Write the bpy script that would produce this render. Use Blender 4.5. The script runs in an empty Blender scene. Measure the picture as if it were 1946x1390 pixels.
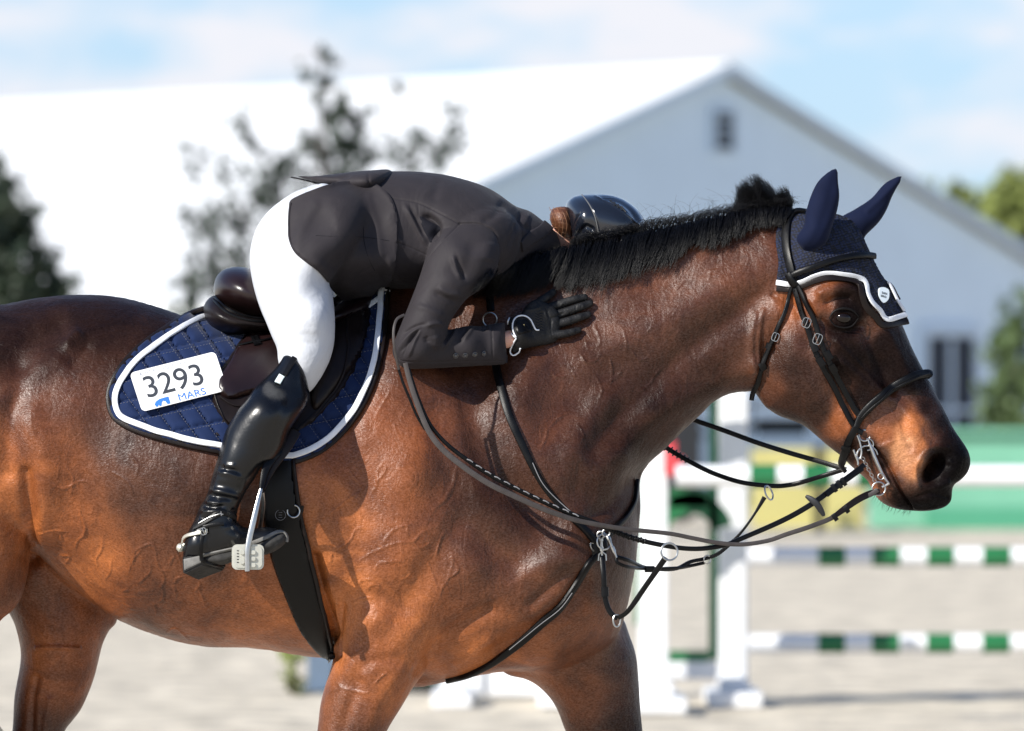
import bpy, bmesh, math, random
import numpy as np
from mathutils import Vector, Matrix
from mathutils.bvhtree import BVHTree
from mathutils import geometry as mgeo
R = math.radians
random.seed(7); rng = np.random.default_rng(7)
scene = bpy.context.scene
# ------------------------------------------------------------------ camera
DIST = 12.0; SC = 0.0011; CAMZ = 1.416; HOR = 800.0
cam_d = bpy.data.cameras.new("camera"); cam = bpy.data.objects.new("camera", cam_d)
scene.collection.objects.link(cam); scene.camera = cam
cam.location = (0, -DIST, CAMZ); cam.rotation_euler = (R(90), 0, 0)
cam_d.sensor_width = 36; cam_d.lens = 36 * DIST / (1946 * SC)
cam_d.shift_y = (HOR - 695) / 1946
cam_d.clip_start = 0.5; cam_d.clip_end = 4000
cam_d.dof.use_dof = True; cam_d.dof.focus_distance = DIST - 0.2; cam_d.dof.aperture_fstop = 4.7
scene.view_settings.view_transform = 'Standard'; scene.view_settings.look = 'None'
scene.view_settings.exposure = 0.42; scene.view_settings.gamma = 1
# ------------------------------------------------------------------ sun and sky
SUN = Vector((-0.65, -0.56, 0.53)).normalized()
sun_d = bpy.data.lights.new("sun", 'SUN'); sun_o = bpy.data.objects.new("sun", sun_d)
scene.collection.objects.link(sun_o); sun_d.energy = 5.0; sun_d.angle = R(0.55); sun_d.color = (1, 0.955, 0.88)
sun_o.rotation_euler = SUN.to_track_quat('Z', 'Y').to_euler(); sun_o.location = SUN * 30
world = bpy.data.worlds.new("World"); scene.world = world; world.use_nodes = True
def build_sky():
    nt = world.node_tree; nt.nodes.clear(); N = nt.nodes.new; L = nt.links.new
    out = N('ShaderNodeOutputWorld'); bg = N('ShaderNodeBackground'); L(bg.outputs[0], out.inputs[0])
    bg.inputs[1].default_value = 0.097
    sky = N('ShaderNodeTexSky'); sky.sky_type = 'NISHITA'; sky.sun_disc = False
    sky.sun_elevation = math.asin(SUN.z); sky.sun_rotation = math.atan2(SUN.x, SUN.y)
    sky.air_density = 1.0; sky.dust_density = 0.4; sky.ozone_density = 2.0
    tint = N('ShaderNodeMix'); tint.data_type = 'RGBA'; tint.blend_type = 'MULTIPLY'
    tint.inputs[0].default_value = 1.0; tint.inputs[7].default_value = (0.95, 1.0, 1.13, 1)
    L(sky.outputs[0], tint.inputs[6])
    tc = N('ShaderNodeTexCoord'); mp = N('ShaderNodeMapping'); mp.inputs['Scale'].default_value = (1, 1, 2.6)
    L(tc.outputs['Generated'], mp.inputs[0])
    nz = N('ShaderNodeTexNoise'); nz.inputs['Scale'].default_value = 26; nz.inputs['Detail'].default_value = 5
    nz.inputs['Roughness'].default_value = 0.5
    L(mp.outputs[0], nz.inputs[0])
    cr = N('ShaderNodeValToRGB'); cr.color_ramp.elements[0].position = 0.40; cr.color_ramp.elements[1].position = 0.60
    L(nz.outputs[0], cr.inputs[0])
    sx = N('ShaderNodeSeparateXYZ'); L(tc.outputs['Generated'], sx.inputs[0]); el = N('ShaderNodeMapRange'); el.inputs[1].default_value = .10; el.inputs[2].default_value = .40; el.inputs[3].default_value = 1; el.inputs[4].default_value = .0
    L(sx.outputs[2], el.inputs[0]); ml_ = N('ShaderNodeMath'); ml_.operation = 'MULTIPLY'; L(cr.outputs[0], ml_.inputs[0]); L(el.outputs[0], ml_.inputs[1])
    mx = N('ShaderNodeMix'); mx.data_type = 'RGBA'; L(ml_.outputs[0], mx.inputs[0])
    bl = N('ShaderNodeMix'); bl.data_type = 'RGBA'; e2 = N('ShaderNodeMapRange'); e2.inputs[1].default_value = 0.0; e2.inputs[2].default_value = .35; e2.inputs[3].default_value = .8; e2.inputs[4].default_value = 0
    L(sx.outputs[2], e2.inputs[0]); L(e2.outputs[0], bl.inputs[0]); L(tint.outputs[2], bl.inputs[6]); bl.inputs[7].default_value = (4.0, 5.8, 7.8, 1)
    L(bl.outputs[2], mx.inputs[6]); mx.inputs[7].default_value = (6.9, 7.0, 7.5, 1)
    L(mx.outputs[2], bg.inputs[0])
build_sky()

# ------------------------------------------------------------------ helpers
def at(px, py, y=0.0):
    k = SC * (DIST + y) / DIST
    return Vector(((px - 973) * k, y, CAMZ + (HOR - py) * k))
def to_px(P):
    P = np.asarray(P, dtype=float); k = SC * (DIST + P[:, 1]) / DIST
    return P[:, 0] / k + 973, HOR - (P[:, 2] - CAMZ) / k
def link(o, parent=None):
    scene.collection.objects.link(o)
    if parent is not None: o.parent = parent
    return o
def thing(name, label, cat, loc=(0, 0, 0), group=None):
    o = bpy.data.objects.new(name, None); link(o); o.empty_display_size = 0.1
    o.location = loc; o['label'] = label; o['category'] = cat
    if group: o['group'] = group
    return o
def tag(o, label=None, cat=None, group=None, kind=None):
    if label: o['label'] = label
    if cat: o['category'] = cat
    if group: o['group'] = group
    if kind: o['kind'] = kind
    return o
def mesh_obj(name, V, F, mat, parent=None, smooth=True):
    """V in world coordinates; the object gets its own origin at its base"""
    V = np.asarray(V, dtype=float).reshape(-1, 3)
    if parent is not None: org = np.zeros(3)
    else: org = np.array([(V[:, 0].min() + V[:, 0].max()) / 2, (V[:, 1].min() + V[:, 1].max()) / 2, V[:, 2].min()])
    me = bpy.data.meshes.new(name)
    poff = np.array(parent_world(parent)) if parent is not None else org
    W = V - poff
    if isinstance(F, np.ndarray):
        n = F.shape[1]
        me.vertices.add(len(W)); me.vertices.foreach_set('co', W.astype(np.float32).ravel())
        me.loops.add(F.size); me.loops.foreach_set('vertex_index', F.astype(np.int32).ravel())
        me.polygons.add(len(F)); me.polygons.foreach_set('loop_start', (np.arange(len(F)) * n).astype(np.int32))
        me.update(calc_edges=True)
    else:
        me.from_pydata([tuple(v) for v in W], [], [tuple(f) for f in F]); me.update()
        bm = bmesh.new(); bm.from_mesh(me); bmesh.ops.recalc_face_normals(bm, faces=bm.faces[:]); bm.to_mesh(me); bm.free()
    if smooth:
        me.polygons.foreach_set('use_smooth', np.ones(len(me.polygons), dtype=bool))
        if not isinstance(F, np.ndarray): me.set_sharp_from_angle(angle=R(42))
    if mat is not None: me.materials.append(mat)
    o = bpy.data.objects.new(name, me); link(o, parent)
    if parent is None: o.location = tuple(org)
    return o
def parent_world(p):
    v = Vector((0, 0, 0))
    while p is not None: v = v + p.location; p = p.parent
    return v
def merge(parts):
    V = []; F = []; n = 0
    for v, f in parts:
        V.extend([tuple(q) for q in v]); F.extend([tuple(i + n for i in g) for g in f]); n = len(V)
    return V, F
def box(c, s, rz=0.0, bev=0.0):
    """bevelled box as verts, faces"""
    bm = bmesh.new(); bmesh.ops.create_cube(bm, size=1)
    bmesh.ops.scale(bm, vec=s, verts=bm.verts)
    if bev: bmesh.ops.bevel(bm, geom=bm.edges[:], offset=bev, segments=2, affect='EDGES')
    bmesh.ops.rotate(bm, matrix=Matrix.Rotation(rz, 3, 'Z'), verts=bm.verts)
    bmesh.ops.translate(bm, vec=c, verts=bm.verts)
    V = [v.co[:] for v in bm.verts]; F = [[v.index for v in f.verts] for f in bm.faces]; bm.free()
    return V, F
def resample(P, step):
    P = np.asarray(P, float); d = np.r_[0, np.cumsum(np.linalg.norm(np.diff(P, axis=0), axis=1))]
    n = max(2, int(round(d[-1] / step)) + 1); t = np.linspace(0, d[-1], n)
    return np.stack([np.interp(t, d, P[:, i]) for i in range(P.shape[1])], 1)
def catmull(P, closed=False, sub=8):
    P = np.asarray(P, float); n = len(P); out = []
    rngi = range(n if closed else n - 1)
    for i in rngi:
        if closed: p0, p1, p2, p3 = P[(i - 1) % n], P[i], P[(i + 1) % n], P[(i + 2) % n]
        else: p0, p1, p2, p3 = P[max(i - 1, 0)], P[i], P[i + 1], P[min(i + 2, n - 1)]
        for s in range(sub):
            t = s / sub
            out.append(0.5 * ((2 * p1) + (-p0 + p2) * t + (2 * p0 - 5 * p1 + 4 * p2 - p3) * t * t + (-p0 + 3 * p1 - 3 * p2 + p3) * t ** 3))
    if not closed: out.append(P[-1])
    return np.array(out)
def seg_dist(X, Y, P):
    """distance of points to an open polyline and the arc parameter 0..1"""
    P = np.asarray(P, float); best = np.full(X.shape, 1e9); par = np.zeros(X.shape)
    L = np.linalg.norm(np.diff(P, axis=0), axis=1); T = L.sum() + 1e-9; acc = 0
    for i in range(len(P) - 1):
        a = P[i]; e = P[i + 1] - a; ee = e @ e + 1e-12
        t = np.clip(((X - a[0]) * e[0] + (Y - a[1]) * e[1]) / ee, 0, 1)
        d = np.hypot(X - a[0] - t * e[0], Y - a[1] - t * e[1]); m = d < best
        best = np.where(m, d, best); par = np.where(m, (acc + t * L[i]) / T, par); acc += L[i]
    return best, par
def sdist(X, Y, P):
    """signed distance to a closed polygon, positive inside"""
    P = np.asarray(P, float); d, _ = seg_dist(X, Y, np.vstack([P, P[:1]]))
    ins = np.zeros(X.shape, bool); n = len(P)
    for i in range(n):
        x1, y1 = P[i]; x2, y2 = P[(i + 1) % n]
        if y1 == y2: continue
        c = ((y1 > Y) != (y2 > Y)) & (X < (x2 - x1) * (Y - y1) / (y2 - y1) + x1)
        ins ^= c
    return np.where(ins, d, -d)
def scat(X, Y, pts, e=40.0, pw=1.6):
    w = 0; s = 0
    for p in pts:
        g = 1.0 / ((X - p[0]) ** 2 + (Y - p[1]) ** 2 + e * e) ** pw
        w = w + g; s = s + g * p[2]
    return s / w
def poisson(out, cell):
    """inflate an outline: laplace(u) = -2, u = 0 on the outline (pixel units)"""
    P = np.asarray(out, float); x0, y0 = P.min(0) - 3 * cell; x1, y1 = P.max(0) + 3 * cell
    levels = [c for c in (cell * 8, cell * 4, cell * 2, cell)]; U = None; prev = None
    for c in levels:
        nx = int((x1 - x0) / c) + 3; ny = int((y1 - y0) / c) + 3
        X, Y = np.meshgrid(x0 + np.arange(nx) * c, y0 + np.arange(ny) * c, indexing='ij')
        sd = sdist(X, Y, P); ins = sd > 0
        if U is None: V = np.where(ins, sd * 1.0, 0)
        else: V = bil(U, prev, X, Y) * ins
        V = V.astype(float)
        nb = lambda A: A[2:, 1:-1] + A[:-2, 1:-1] + A[1:-1, 2:] + A[1:-1, :-2]
        I = ins.astype(float); sc_ = np.maximum(sd, 0.12 * c)[1:-1, 1:-1]
        rat = lambda so, io: np.where(io > 0, 0, np.clip(-so / sc_, 0, 8))
        diag = 4 + rat(sd[2:, 1:-1], I[2:, 1:-1]) + rat(sd[:-2, 1:-1], I[:-2, 1:-1]) + rat(sd[1:-1, 2:], I[1:-1, 2:]) + rat(sd[1:-1, :-2], I[1:-1, :-2])
        it = 120 if c > cell else 70
        par = (np.add.outer(np.arange(nx), np.arange(ny)) % 2)[1:-1, 1:-1]
        ii = ins[1:-1, 1:-1]; V = V * I
        for k in range(it):
            for q in (0, 1):
                new = (nb(V) + 2 * c * c) / diag; m = ii & (par == q)
                C = V[1:-1, 1:-1]; C[m] += (1.8 if k < it - 20 else 1.0) * (new[m] - C[m])
        U = np.where(ins, np.maximum(V, 0), 0) ; prev = (x0, y0, c); last = (V, sd)
    V, sd = last
    Rl = np.sqrt(max(V.max(), 1e-6))
    V = np.where(sd > 0, np.maximum(V, 1e-4), -np.abs(sd) * 2 * min(Rl, 60))
    return V, prev, sd, Rl
def bil(U, g, X, Y):
    x0, y0, c = g; fx = np.clip((X - x0) / c, 0, U.shape[0] - 1.001); fy = np.clip((Y - y0) / c, 0, U.shape[1] - 1.001)
    i = fx.astype(int); j = fy.astype(int); u = fx - i; v = fy - j
    return (U[i, j] * (1 - u) * (1 - v) + U[i + 1, j] * u * (1 - v) + U[i, j + 1] * (1 - u) * v + U[i + 1, j + 1] * u * v)
def surface_nets(f, org, h):
    ins = f < 0
    c = np.zeros(tuple(s - 1 for s in f.shape), np.int8)
    for dx in (0, 1):
        for dy in (0, 1):
            for dz in (0, 1):
                c += ins[dx:dx + c.shape[0], dy:dy + c.shape[1], dz:dz + c.shape[2]]
    act = (c > 0) & (c < 8); idx = np.full(c.shape, -1, np.int32)
    I, J, K = np.nonzero(act); idx[I, J, K] = np.arange(len(I))
    pos = np.zeros((len(I), 3)); cnt = np.zeros(len(I))
    for ax in range(3):
        o1, o2 = [a for a in range(3) if a != ax]
        for a in (0, 1):
            for b in (0, 1):
                s = [0, 0, 0]; s[o1] = a; s[o2] = b; e = list(s); e[ax] = 1
                fa = f[I + s[0], J + s[1], K + s[2]]; fb = f[I + e[0], J + e[1], K + e[2]]
                m = (fa < 0) != (fb < 0); t = np.where(m, fa / np.where(m, fa - fb, 1), 0)
                p = np.tile(np.array(s, float), (len(I), 1)); p[:, ax] = t
                pos[m] += p[m]; cnt[m] += 1
    pos /= cnt[:, None]; V = (pos + np.stack([I, J, K], 1)) * h + np.array(org)
    F = []
    for ax in range(3):
        o1, o2 = [(1, 2), (2, 0), (0, 1)][ax]
        sl0 = [slice(None)] * 3; sl1 = [slice(None)] * 3; sl0[ax] = slice(0, -1); sl1[ax] = slice(1, None)
        A = ins[tuple(sl0)]; B = ins[tuple(sl1)]; X = (A != B)
        lim = [slice(None)] * 3; lim[o1] = slice(1, -1); lim[o2] = slice(1, -1)
        mk = np.zeros_like(X); mk[tuple(lim)] = X[tuple(lim)]
        q = np.stack(np.nonzero(mk), 1); 
        if not len(q): continue
        def cell(d1, d2):
            r = q.copy(); r[:, o1] -= d1; r[:, o2] -= d2; return idx[r[:, 0], r[:, 1], r[:, 2]]
        quad = np.stack([cell(1, 1), cell(0, 1), cell(0, 0), cell(1, 0)], 1)
        out = A[mk]; quad[~out] = quad[~out][:, ::-1]
        F.append(quad)
    F = np.concatenate(F); F = F[(F >= 0).all(1)]
    return V, F
def lap(V, F, it, lam=0.5, mu=-0.52):
    E = np.concatenate([F[:, [0, 1]], F[:, [1, 2]], F[:, [2, 3]], F[:, [3, 0]]]); n = len(V)
    deg = np.bincount(E[:, 0], minlength=n) + np.bincount(E[:, 1], minlength=n)
    for k in range(it):
        for l in ((lam, mu) if mu else (lam,)):
            S = np.stack([np.bincount(E[:, 0], V[E[:, 1], a], n) + np.bincount(E[:, 1], V[E[:, 0], a], n) for a in range(3)], 1)
            V = V + l * (S / np.maximum(deg, 1)[:, None] - V)
    return V
def normals(V, F):
    a = V[F[:, 2]] - V[F[:, 0]]; b = V[F[:, 3]] - V[F[:, 1]]; c = np.cross(a, b); n = len(V)
    N = np.stack([sum(np.bincount(F[:, k], c[:, i], n) for k in range(4)) for i in range(3)], 1)
    return N / (np.linalg.norm(N, axis=1)[:, None] + 1e-12)
def subdivide(V, F):
    n = len(V); E = np.sort(np.concatenate([F[:, [0, 1]], F[:, [1, 2]], F[:, [2, 3]], F[:, [3, 0]]]), 1)
    key = E[:, 0].astype(np.int64) * n + E[:, 1]; u, inv = np.unique(key, return_inverse=True)
    ev = np.stack([u // n, u % n], 1); m = len(F); inv = inv.reshape(4, m)
    VE = V[ev].mean(1); VF = V[F].mean(1); W = np.concatenate([V, VE, VF])
    e = [inv[k] + n for k in range(4)]; fc = np.arange(m) + n + len(u)
    Q = [np.stack([F[:, 0], e[0], fc, e[3]], 1), np.stack([e[0], F[:, 1], e[1], fc], 1),
         np.stack([fc, e[1], F[:, 2], e[2]], 1), np.stack([e[3], fc, e[2], F[:, 3]], 1)]
    return lap(W, np.concatenate(Q), 1, 0.5, 0), np.concatenate(Q)
def blob(pieces, h=0.005, blend=0.01, smooth=3, sub=0):
    """smooth union of inflated outlines. piece: out (photo-measured outline), y (depth of its middle plane), H [(px,py,half thickness m)],
    yc optional [(px,py,dy)], cell px, b blend radius"""
    prep = []; lo = np.array([1e9] * 3); hi = -lo
    for p in pieces:
        out = p['out'] if p.get('raw') else catmull(p['out'], True, 6)
        cell = p.get('cell', 4); U, g, sd, Rl = poisson(out, cell)
        y0 = p.get('y', 0.0); k0 = SC * (DIST + y0) / DIST
        gx = g[0] + np.arange(U.shape[0]) * cell; gy = g[1] + np.arange(U.shape[1]) * cell
        GX, GY = np.meshgrid(gx, gy, indexing='ij')
        ks = []
        for (a, b, Hh) in p['H']:
            u = max(float(bil(U, g, np.array([a]), np.array([b]))[0]), 4.0); ks.append((a, b, Hh / (math.sqrt(u) * k0)))
        K = scat(GX, GY, ks, p.get('e', 40)); YC = y0 + (scat(GX, GY, p['yc'], p.get('e', 40)) if 'yc' in p else 0 * GX)
        pw = p.get('pow', 1.0)
        Um = U * k0 * k0
        Hs = K * np.sqrt(np.maximum(Um, 0)); Rm = Rl * k0
        w0 = at(out[:, 0].min(), out[:, 1].max(), y0); w1 = at(out[:, 0].max(), out[:, 1].min(), y0)
        ymn = (YC - Hs).min(); ymx = (YC + Hs).max(); mar = 3 * h + p.get('b', blend)
        plo = np.array([w0.x, ymn, w0.z]) - mar; phi = np.array([w1.x, ymx, w1.z]) + mar
        lo = np.minimum(lo, plo); hi = np.maximum(hi, phi)
        prep.append((Um, g, K, YC, Rm, y0, k0, plo, phi, p))
    lo -= 2 * h; n = (np.ceil((hi - lo) / h).astype(int) + 3)
    f = np.full(tuple(n), 1.0, np.float32)
    ys = (lo[1] + np.arange(n[1]) * h)
    for (Um, g, K, YC, Rm, y0, k0, plo, phi, p) in prep:
        i0 = np.maximum(((plo - lo) / h).astype(int), 0); i1 = np.minimum(((phi - lo) / h).astype(int) + 2, n)
        xs = lo[0] + np.arange(i0[0], i1[0]) * h; zs = lo[2] + np.arange(i0[2], i1[2]) * h
        XX, ZZ = np.meshgrid(xs, zs, indexing='ij'); PX = XX / k0 + 973; PY = HOR - (ZZ - CAMZ) / k0
        u = bil(Um, g, PX, PY); k = bil(K, g, PX, PY); yc = bil(YC, g, PX, PY)
        # outside the sampled grid keep it clearly outside
        og = (PX < g[0]) | (PY < g[1]) | (PX > g[0] + (Um.shape[0] - 1) * g[2]) | (PY > g[1] + (Um.shape[1] - 1) * g[2])
        u = np.where(og, -Rm * 0.2, u)
        yy = ys[i0[1]:i1[1]]
        loc = np.sqrt(np.maximum(u, 0)); nrm = 2 * np.clip(loc, 0.3 * Rm, Rm)
        d = ((yy[None, :, None] - yc[:, None, :]) ** 2 / (k[:, None, :] ** 2) - u[:, None, :]) / nrm[:, None, :]
        d = (d * np.clip(k[:, None, :], 0.25, 1)).astype(np.float32)
        sub_ = f[i0[0]:i1[0], i0[1]:i1[1], i0[2]:i1[2]]; b = p.get('b', blend)
        if p.get('cut'):
            d = -d; hh = np.maximum(b - np.abs(sub_ - d), 0) / b; sub_[:] = np.maximum(sub_, d) + hh * hh * b / 4
        else:
            hh = np.maximum(b - np.abs(sub_ - d), 0) / b; sub_[:] = np.minimum(sub_, d) - hh * hh * b / 4
    V, F = surface_nets(f, lo, h)
    V = lap(V, F, smooth)
    for _ in range(sub): V, F = subdivide(V, F)
    return V, F
def sculpt(V, F, strokes, near=True):
    """strokes: (polyline px, radius px, amplitude m) pushed along the surface normal on the side facing the viewer's side (y-)"""
    N = normals(V, F); px, py = to_px(V); V = V.copy()
    wt = np.clip((-N[:, 1] - 0.05) * 3, 0, 1) if near else 1.0
    D = np.zeros(len(V))
    for s in strokes:
        P, r, a = s[:3]; P = np.asarray(P, float)
        if len(P) == 1: P = np.vstack([P, P + 0.01])
        if len(P) > 2: P = catmull(P, False, 4)
        m = np.nonzero((px > P[:, 0].min() - 3 * r) & (px < P[:, 0].max() + 3 * r) & (py > P[:, 1].min() - 3 * r) & (py < P[:, 1].max() + 3 * r))[0]
        if not len(m): continue
        d, t = seg_dist(px[m], py[m], P); tp = 1.0
        if len(s) > 3 and s[3]: tp = np.clip(np.sin(np.pi * np.clip(t * 0.94 + 0.03, 0, 1)) * 1.6, 0, 1)
        D[m] += a * np.exp(-(d / r) ** 2) * tp
    return V + N * (D * wt)[:, None]
def point_color(o, px, py, pts, e=45, name='coat', pw=1.6):
    me = o.data; at_ = me.color_attributes.new(name, 'FLOAT_COLOR', 'POINT')
    C = np.ones((len(px), 4), np.float32)
    for ch in range(3): C[:, ch] = scat(px, py, [(p[0], p[1], p[2][ch]) for p in pts], e, pw)
    at_.data.foreach_set('color', C.ravel()); return C
# ---------- materials
def mat(name, col, rough=0.5, metal=0.0, var=0.12, vs=20.0, bump=0.0, bs=200.0, sheen=0.0, coat=0.0, spec=0.5, attr=None, stretch=None, rv=0.0, det=4):
    m = bpy.data.materials.new(name); m.use_nodes = True; nt = m.node_tree; N = nt.nodes.new; L = nt.links.new
    b = nt.nodes['Principled BSDF']; b.inputs['Roughness'].default_value = rough; b.inputs['Metallic'].default_value = metal
    b.inputs['Specular IOR Level'].default_value = spec
    if sheen: b.inputs['Sheen Weight'].default_value = sheen; b.inputs['Sheen Roughness'].default_value = 0.4
    if coat: b.inputs['Coat Weight'].default_value = coat; b.inputs['Coat Roughness'].default_value = 0.18
    tc = N('ShaderNodeTexCoord'); mp = N('ShaderNodeMapping'); L(tc.outputs['Object'], mp.inputs[0])
    if stretch: mp.inputs['Scale'].default_value = stretch
    nz = N('ShaderNodeTexNoise'); nz.inputs['Scale'].default_value = vs; nz.inputs['Detail'].default_value = det; L(mp.outputs[0], nz.inputs[0])
    mr = N('ShaderNodeMapRange'); mr.inputs[1].default_value = 0.3; mr.inputs[2].default_value = 0.7
    mr.inputs[3].default_value = 1 - var; mr.inputs[4].default_value = 1 + var; L(nz.outputs[0], mr.inputs[0])
    mx = N('ShaderNodeMix'); mx.data_type = 'RGBA'; mx.blend_type = 'MULTIPLY'; mx.inputs[0].default_value = 1
    if attr:
        a = N('ShaderNodeAttribute'); a.attribute_name = attr; L(a.outputs[0], mx.inputs[6])
    else: mx.inputs[6].default_value = (*col, 1)
    L(mr.outputs[0], mx.inputs[7]); L(mx.outputs[2], b.inputs['Base Color'])
    if rv:
        r2 = N('ShaderNodeMapRange'); r2.inputs[1].default_value = 0.3; r2.inputs[2].default_value = 0.7
        r2.inputs[3].default_value = rough - rv; r2.inputs[4].default_value = rough + rv; L(nz.outputs[0], r2.inputs[0]); L(r2.outputs[0], b.inputs['Roughness'])
    if bump:
        n2 = N('ShaderNodeTexNoise'); n2.inputs['Scale'].default_value = bs; n2.inputs['Detail'].default_value = 3; L(mp.outputs[0], n2.inputs[0])
        bp = N('ShaderNodeBump'); bp.inputs['Strength'].default_value = 1; bp.inputs['Distance'].default_value = bump; L(n2.outputs[0], bp.inputs['Height'])
        L(bp.outputs[0], b.inputs['Normal'])
    return m
# ---------- straps, rods, rings
def frames(P):
    T = np.gradient(P, axis=0); return T / (np.linalg.norm(T, axis=1)[:, None] + 1e-12)
def tube(P, r, n=8, closed=False, ry=None, cap=True):
    """round rod along P (r may be a list)"""
    P = np.asarray([tuple(p) for p in P], float); m = len(P)
    rr = np.full(m, r, float) if np.isscalar(r) else np.interp(np.linspace(0, 1, m), np.linspace(0, 1, len(r)), r)
    T = frames(P) if not closed else (np.roll(P, -1, 0) - np.roll(P, 1, 0)); T = T / (np.linalg.norm(T, axis=1)[:, None] + 1e-12)
    up = np.array([0, 1, 0.]); 
    if abs(T[0] @ up) > 0.9: up = np.array([1, 0, 0.])
    V = []; F = []
    A = np.cross(T[0], up)
    for i in range(m):
        A = A - T[i] * (A @ T[i]); A /= np.linalg.norm(A) + 1e-12; B = np.cross(T[i], A)
        for k in range(n):
            a = 2 * math.pi * k / n; V.append(P[i] + A * math.cos(a) * rr[i] + B * math.sin(a) * (ry if ry else rr[i]))
    for i in range(m if closed else m - 1):
        j = (i + 1) % m
        for k in range(n):
            F.append((i * n + k, i * n + (k + 1) % n, j * n + (k + 1) % n, j * n + k))
    if not closed and cap: F.append(tuple(range(n))[::-1]); F.append(tuple((m - 1) * n + k for k in range(n)))
    return V, F
def ring(c, nrm, Rr, r, sx=1.0, n=28, a0=0, a1=360, xdir=None):
    c = Vector(c); nrm = Vector(nrm).normalized(); q = nrm.orthogonal().normalized() if xdir is None else (Vector(xdir) - nrm * Vector(xdir).dot(nrm)).normalized()
    w = nrm.cross(q); closed = (a1 - a0) >= 360
    P = [c + q * math.cos(R(a)) * Rr * sx + w * math.sin(R(a)) * Rr for a in np.linspace(a0, a1, n, endpoint=not closed)]
    return tube(P, r, 8, closed)
def ribbon(P, Nn, w, t, rnd=0.35):
    """flat strap with rounded edges along 3-D points P; Nn outward normals; w width(s), t thickness"""
    P = np.asarray([tuple(p) for p in P], float); Nn = np.asarray([tuple(p) for p in Nn], float); m = len(P)
    ww = np.full(m, w, float) if np.isscalar(w) else np.interp(np.linspace(0, 1, m), np.linspace(0, 1, len(w)), w)
    T = frames(P); B = np.cross(T, Nn); B /= np.linalg.norm(B, axis=1)[:, None] + 1e-12; Nq = np.cross(B, T)
    prof = [(-.5, 0), (-.5, .6), (-.46, .9), (-.38, 1), (0, 1.08), (.38, 1), (.46, .9), (.5, .6), (.5, 0)]
    V = []; F = []; k = len(prof)
    for i in range(m):
        for (a, b) in prof: V.append(P[i] + B[i] * a * ww[i] + Nq[i] * (b - 0.3) * t)
    for i in range(m - 1):
        for j in range(k): F.append((i * k + j, i * k + (j + 1) % k, (i + 1) * k + (j + 1) % k, (i + 1) * k + j)[::-1])
    F.append(tuple(range(k))); F.append(tuple((m - 1) * k + j for j in range(k))[::-1])
    return V, F
CAMP = Vector((0, -DIST, CAMZ))
BVH = []
def add_bvh(V, F):
    b = BVHTree.FromPolygons([tuple(v) for v in np.asarray(V)], [tuple(int(i) for i in f) for f in F]); BVH.append(b); return b
def hit(px, py, trees=None):
    d = (at(px, py, 0) - CAMP).normalized(); best = None
    for b in (trees if trees is not None else BVH):
        loc, nor, i, dist = b.ray_cast(CAMP, d)
        if loc is not None and (best is None or dist < best[2]): best = (loc, nor, dist)
    return best
def drape(path, off=0.004, trees=None, step=5, smooth=4, spl=True):
    """lay a measured line on the real surfaces: returns 3-D points and normals"""
    P = catmull(path, False, 8) if (spl and len(path) > 2) else np.asarray(path, float)
    P = resample(P[:, :2], step); out = []; nn = []
    last = None
    for (x, y) in P:
        h = hit(x, y, trees)
        if h is None:
            out.append(None); nn.append(None)
        else:
            n = h[1] if h[1].dot(CAMP - h[0]) > 0 else -h[1]; out.append(h[0]); nn.append(n)
    ys = np.array([o.y if o is not None else np.nan for o in out]); ok = ~np.isnan(ys)
    if not ok.any(): ys[:] = 0
    else: ys = np.interp(np.arange(len(ys)), np.nonzero(ok)[0], ys[ok])
    Q = []; M = []
    ln = Vector((0, -1, 0)); 
    for i, (x, y) in enumerate(P):
        if nn[i] is not None: ln = nn[i]
        Q.append(np.array(at(x, y, ys[i]))); M.append(np.array(ln))
    Q = np.array(Q); M = np.array(M)
    for _ in range(smooth):
        if len(Q) > 2:
            yq = Q[:, 1].copy(); yq[1:-1] = 0.25 * Q[:-2, 1] + 0.5 * Q[1:-1, 1] + 0.25 * Q[2:, 1]; Q[:, 1] = np.minimum(yq, Q[:, 1] + 0.002)
            M[1:-1] = 0.25 * M[:-2] + 0.5 * M[1:-1] + 0.25 * M[2:]
    M /= np.linalg.norm(M, axis=1)[:, None] + 1e-12
    return Q + M * off, M
def free(path, step=5):
    """path of (px, py, y): a strap hanging in the air"""
    P = catmull(path, False, 8) if len(path) > 2 else np.asarray(path, float)
    P = resample(P, step); Q = np.array([np.array(at(a, b, c)) for a, b, c in P]); return Q, np.tile([0, -1, 0.], (len(Q), 1))
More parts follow.
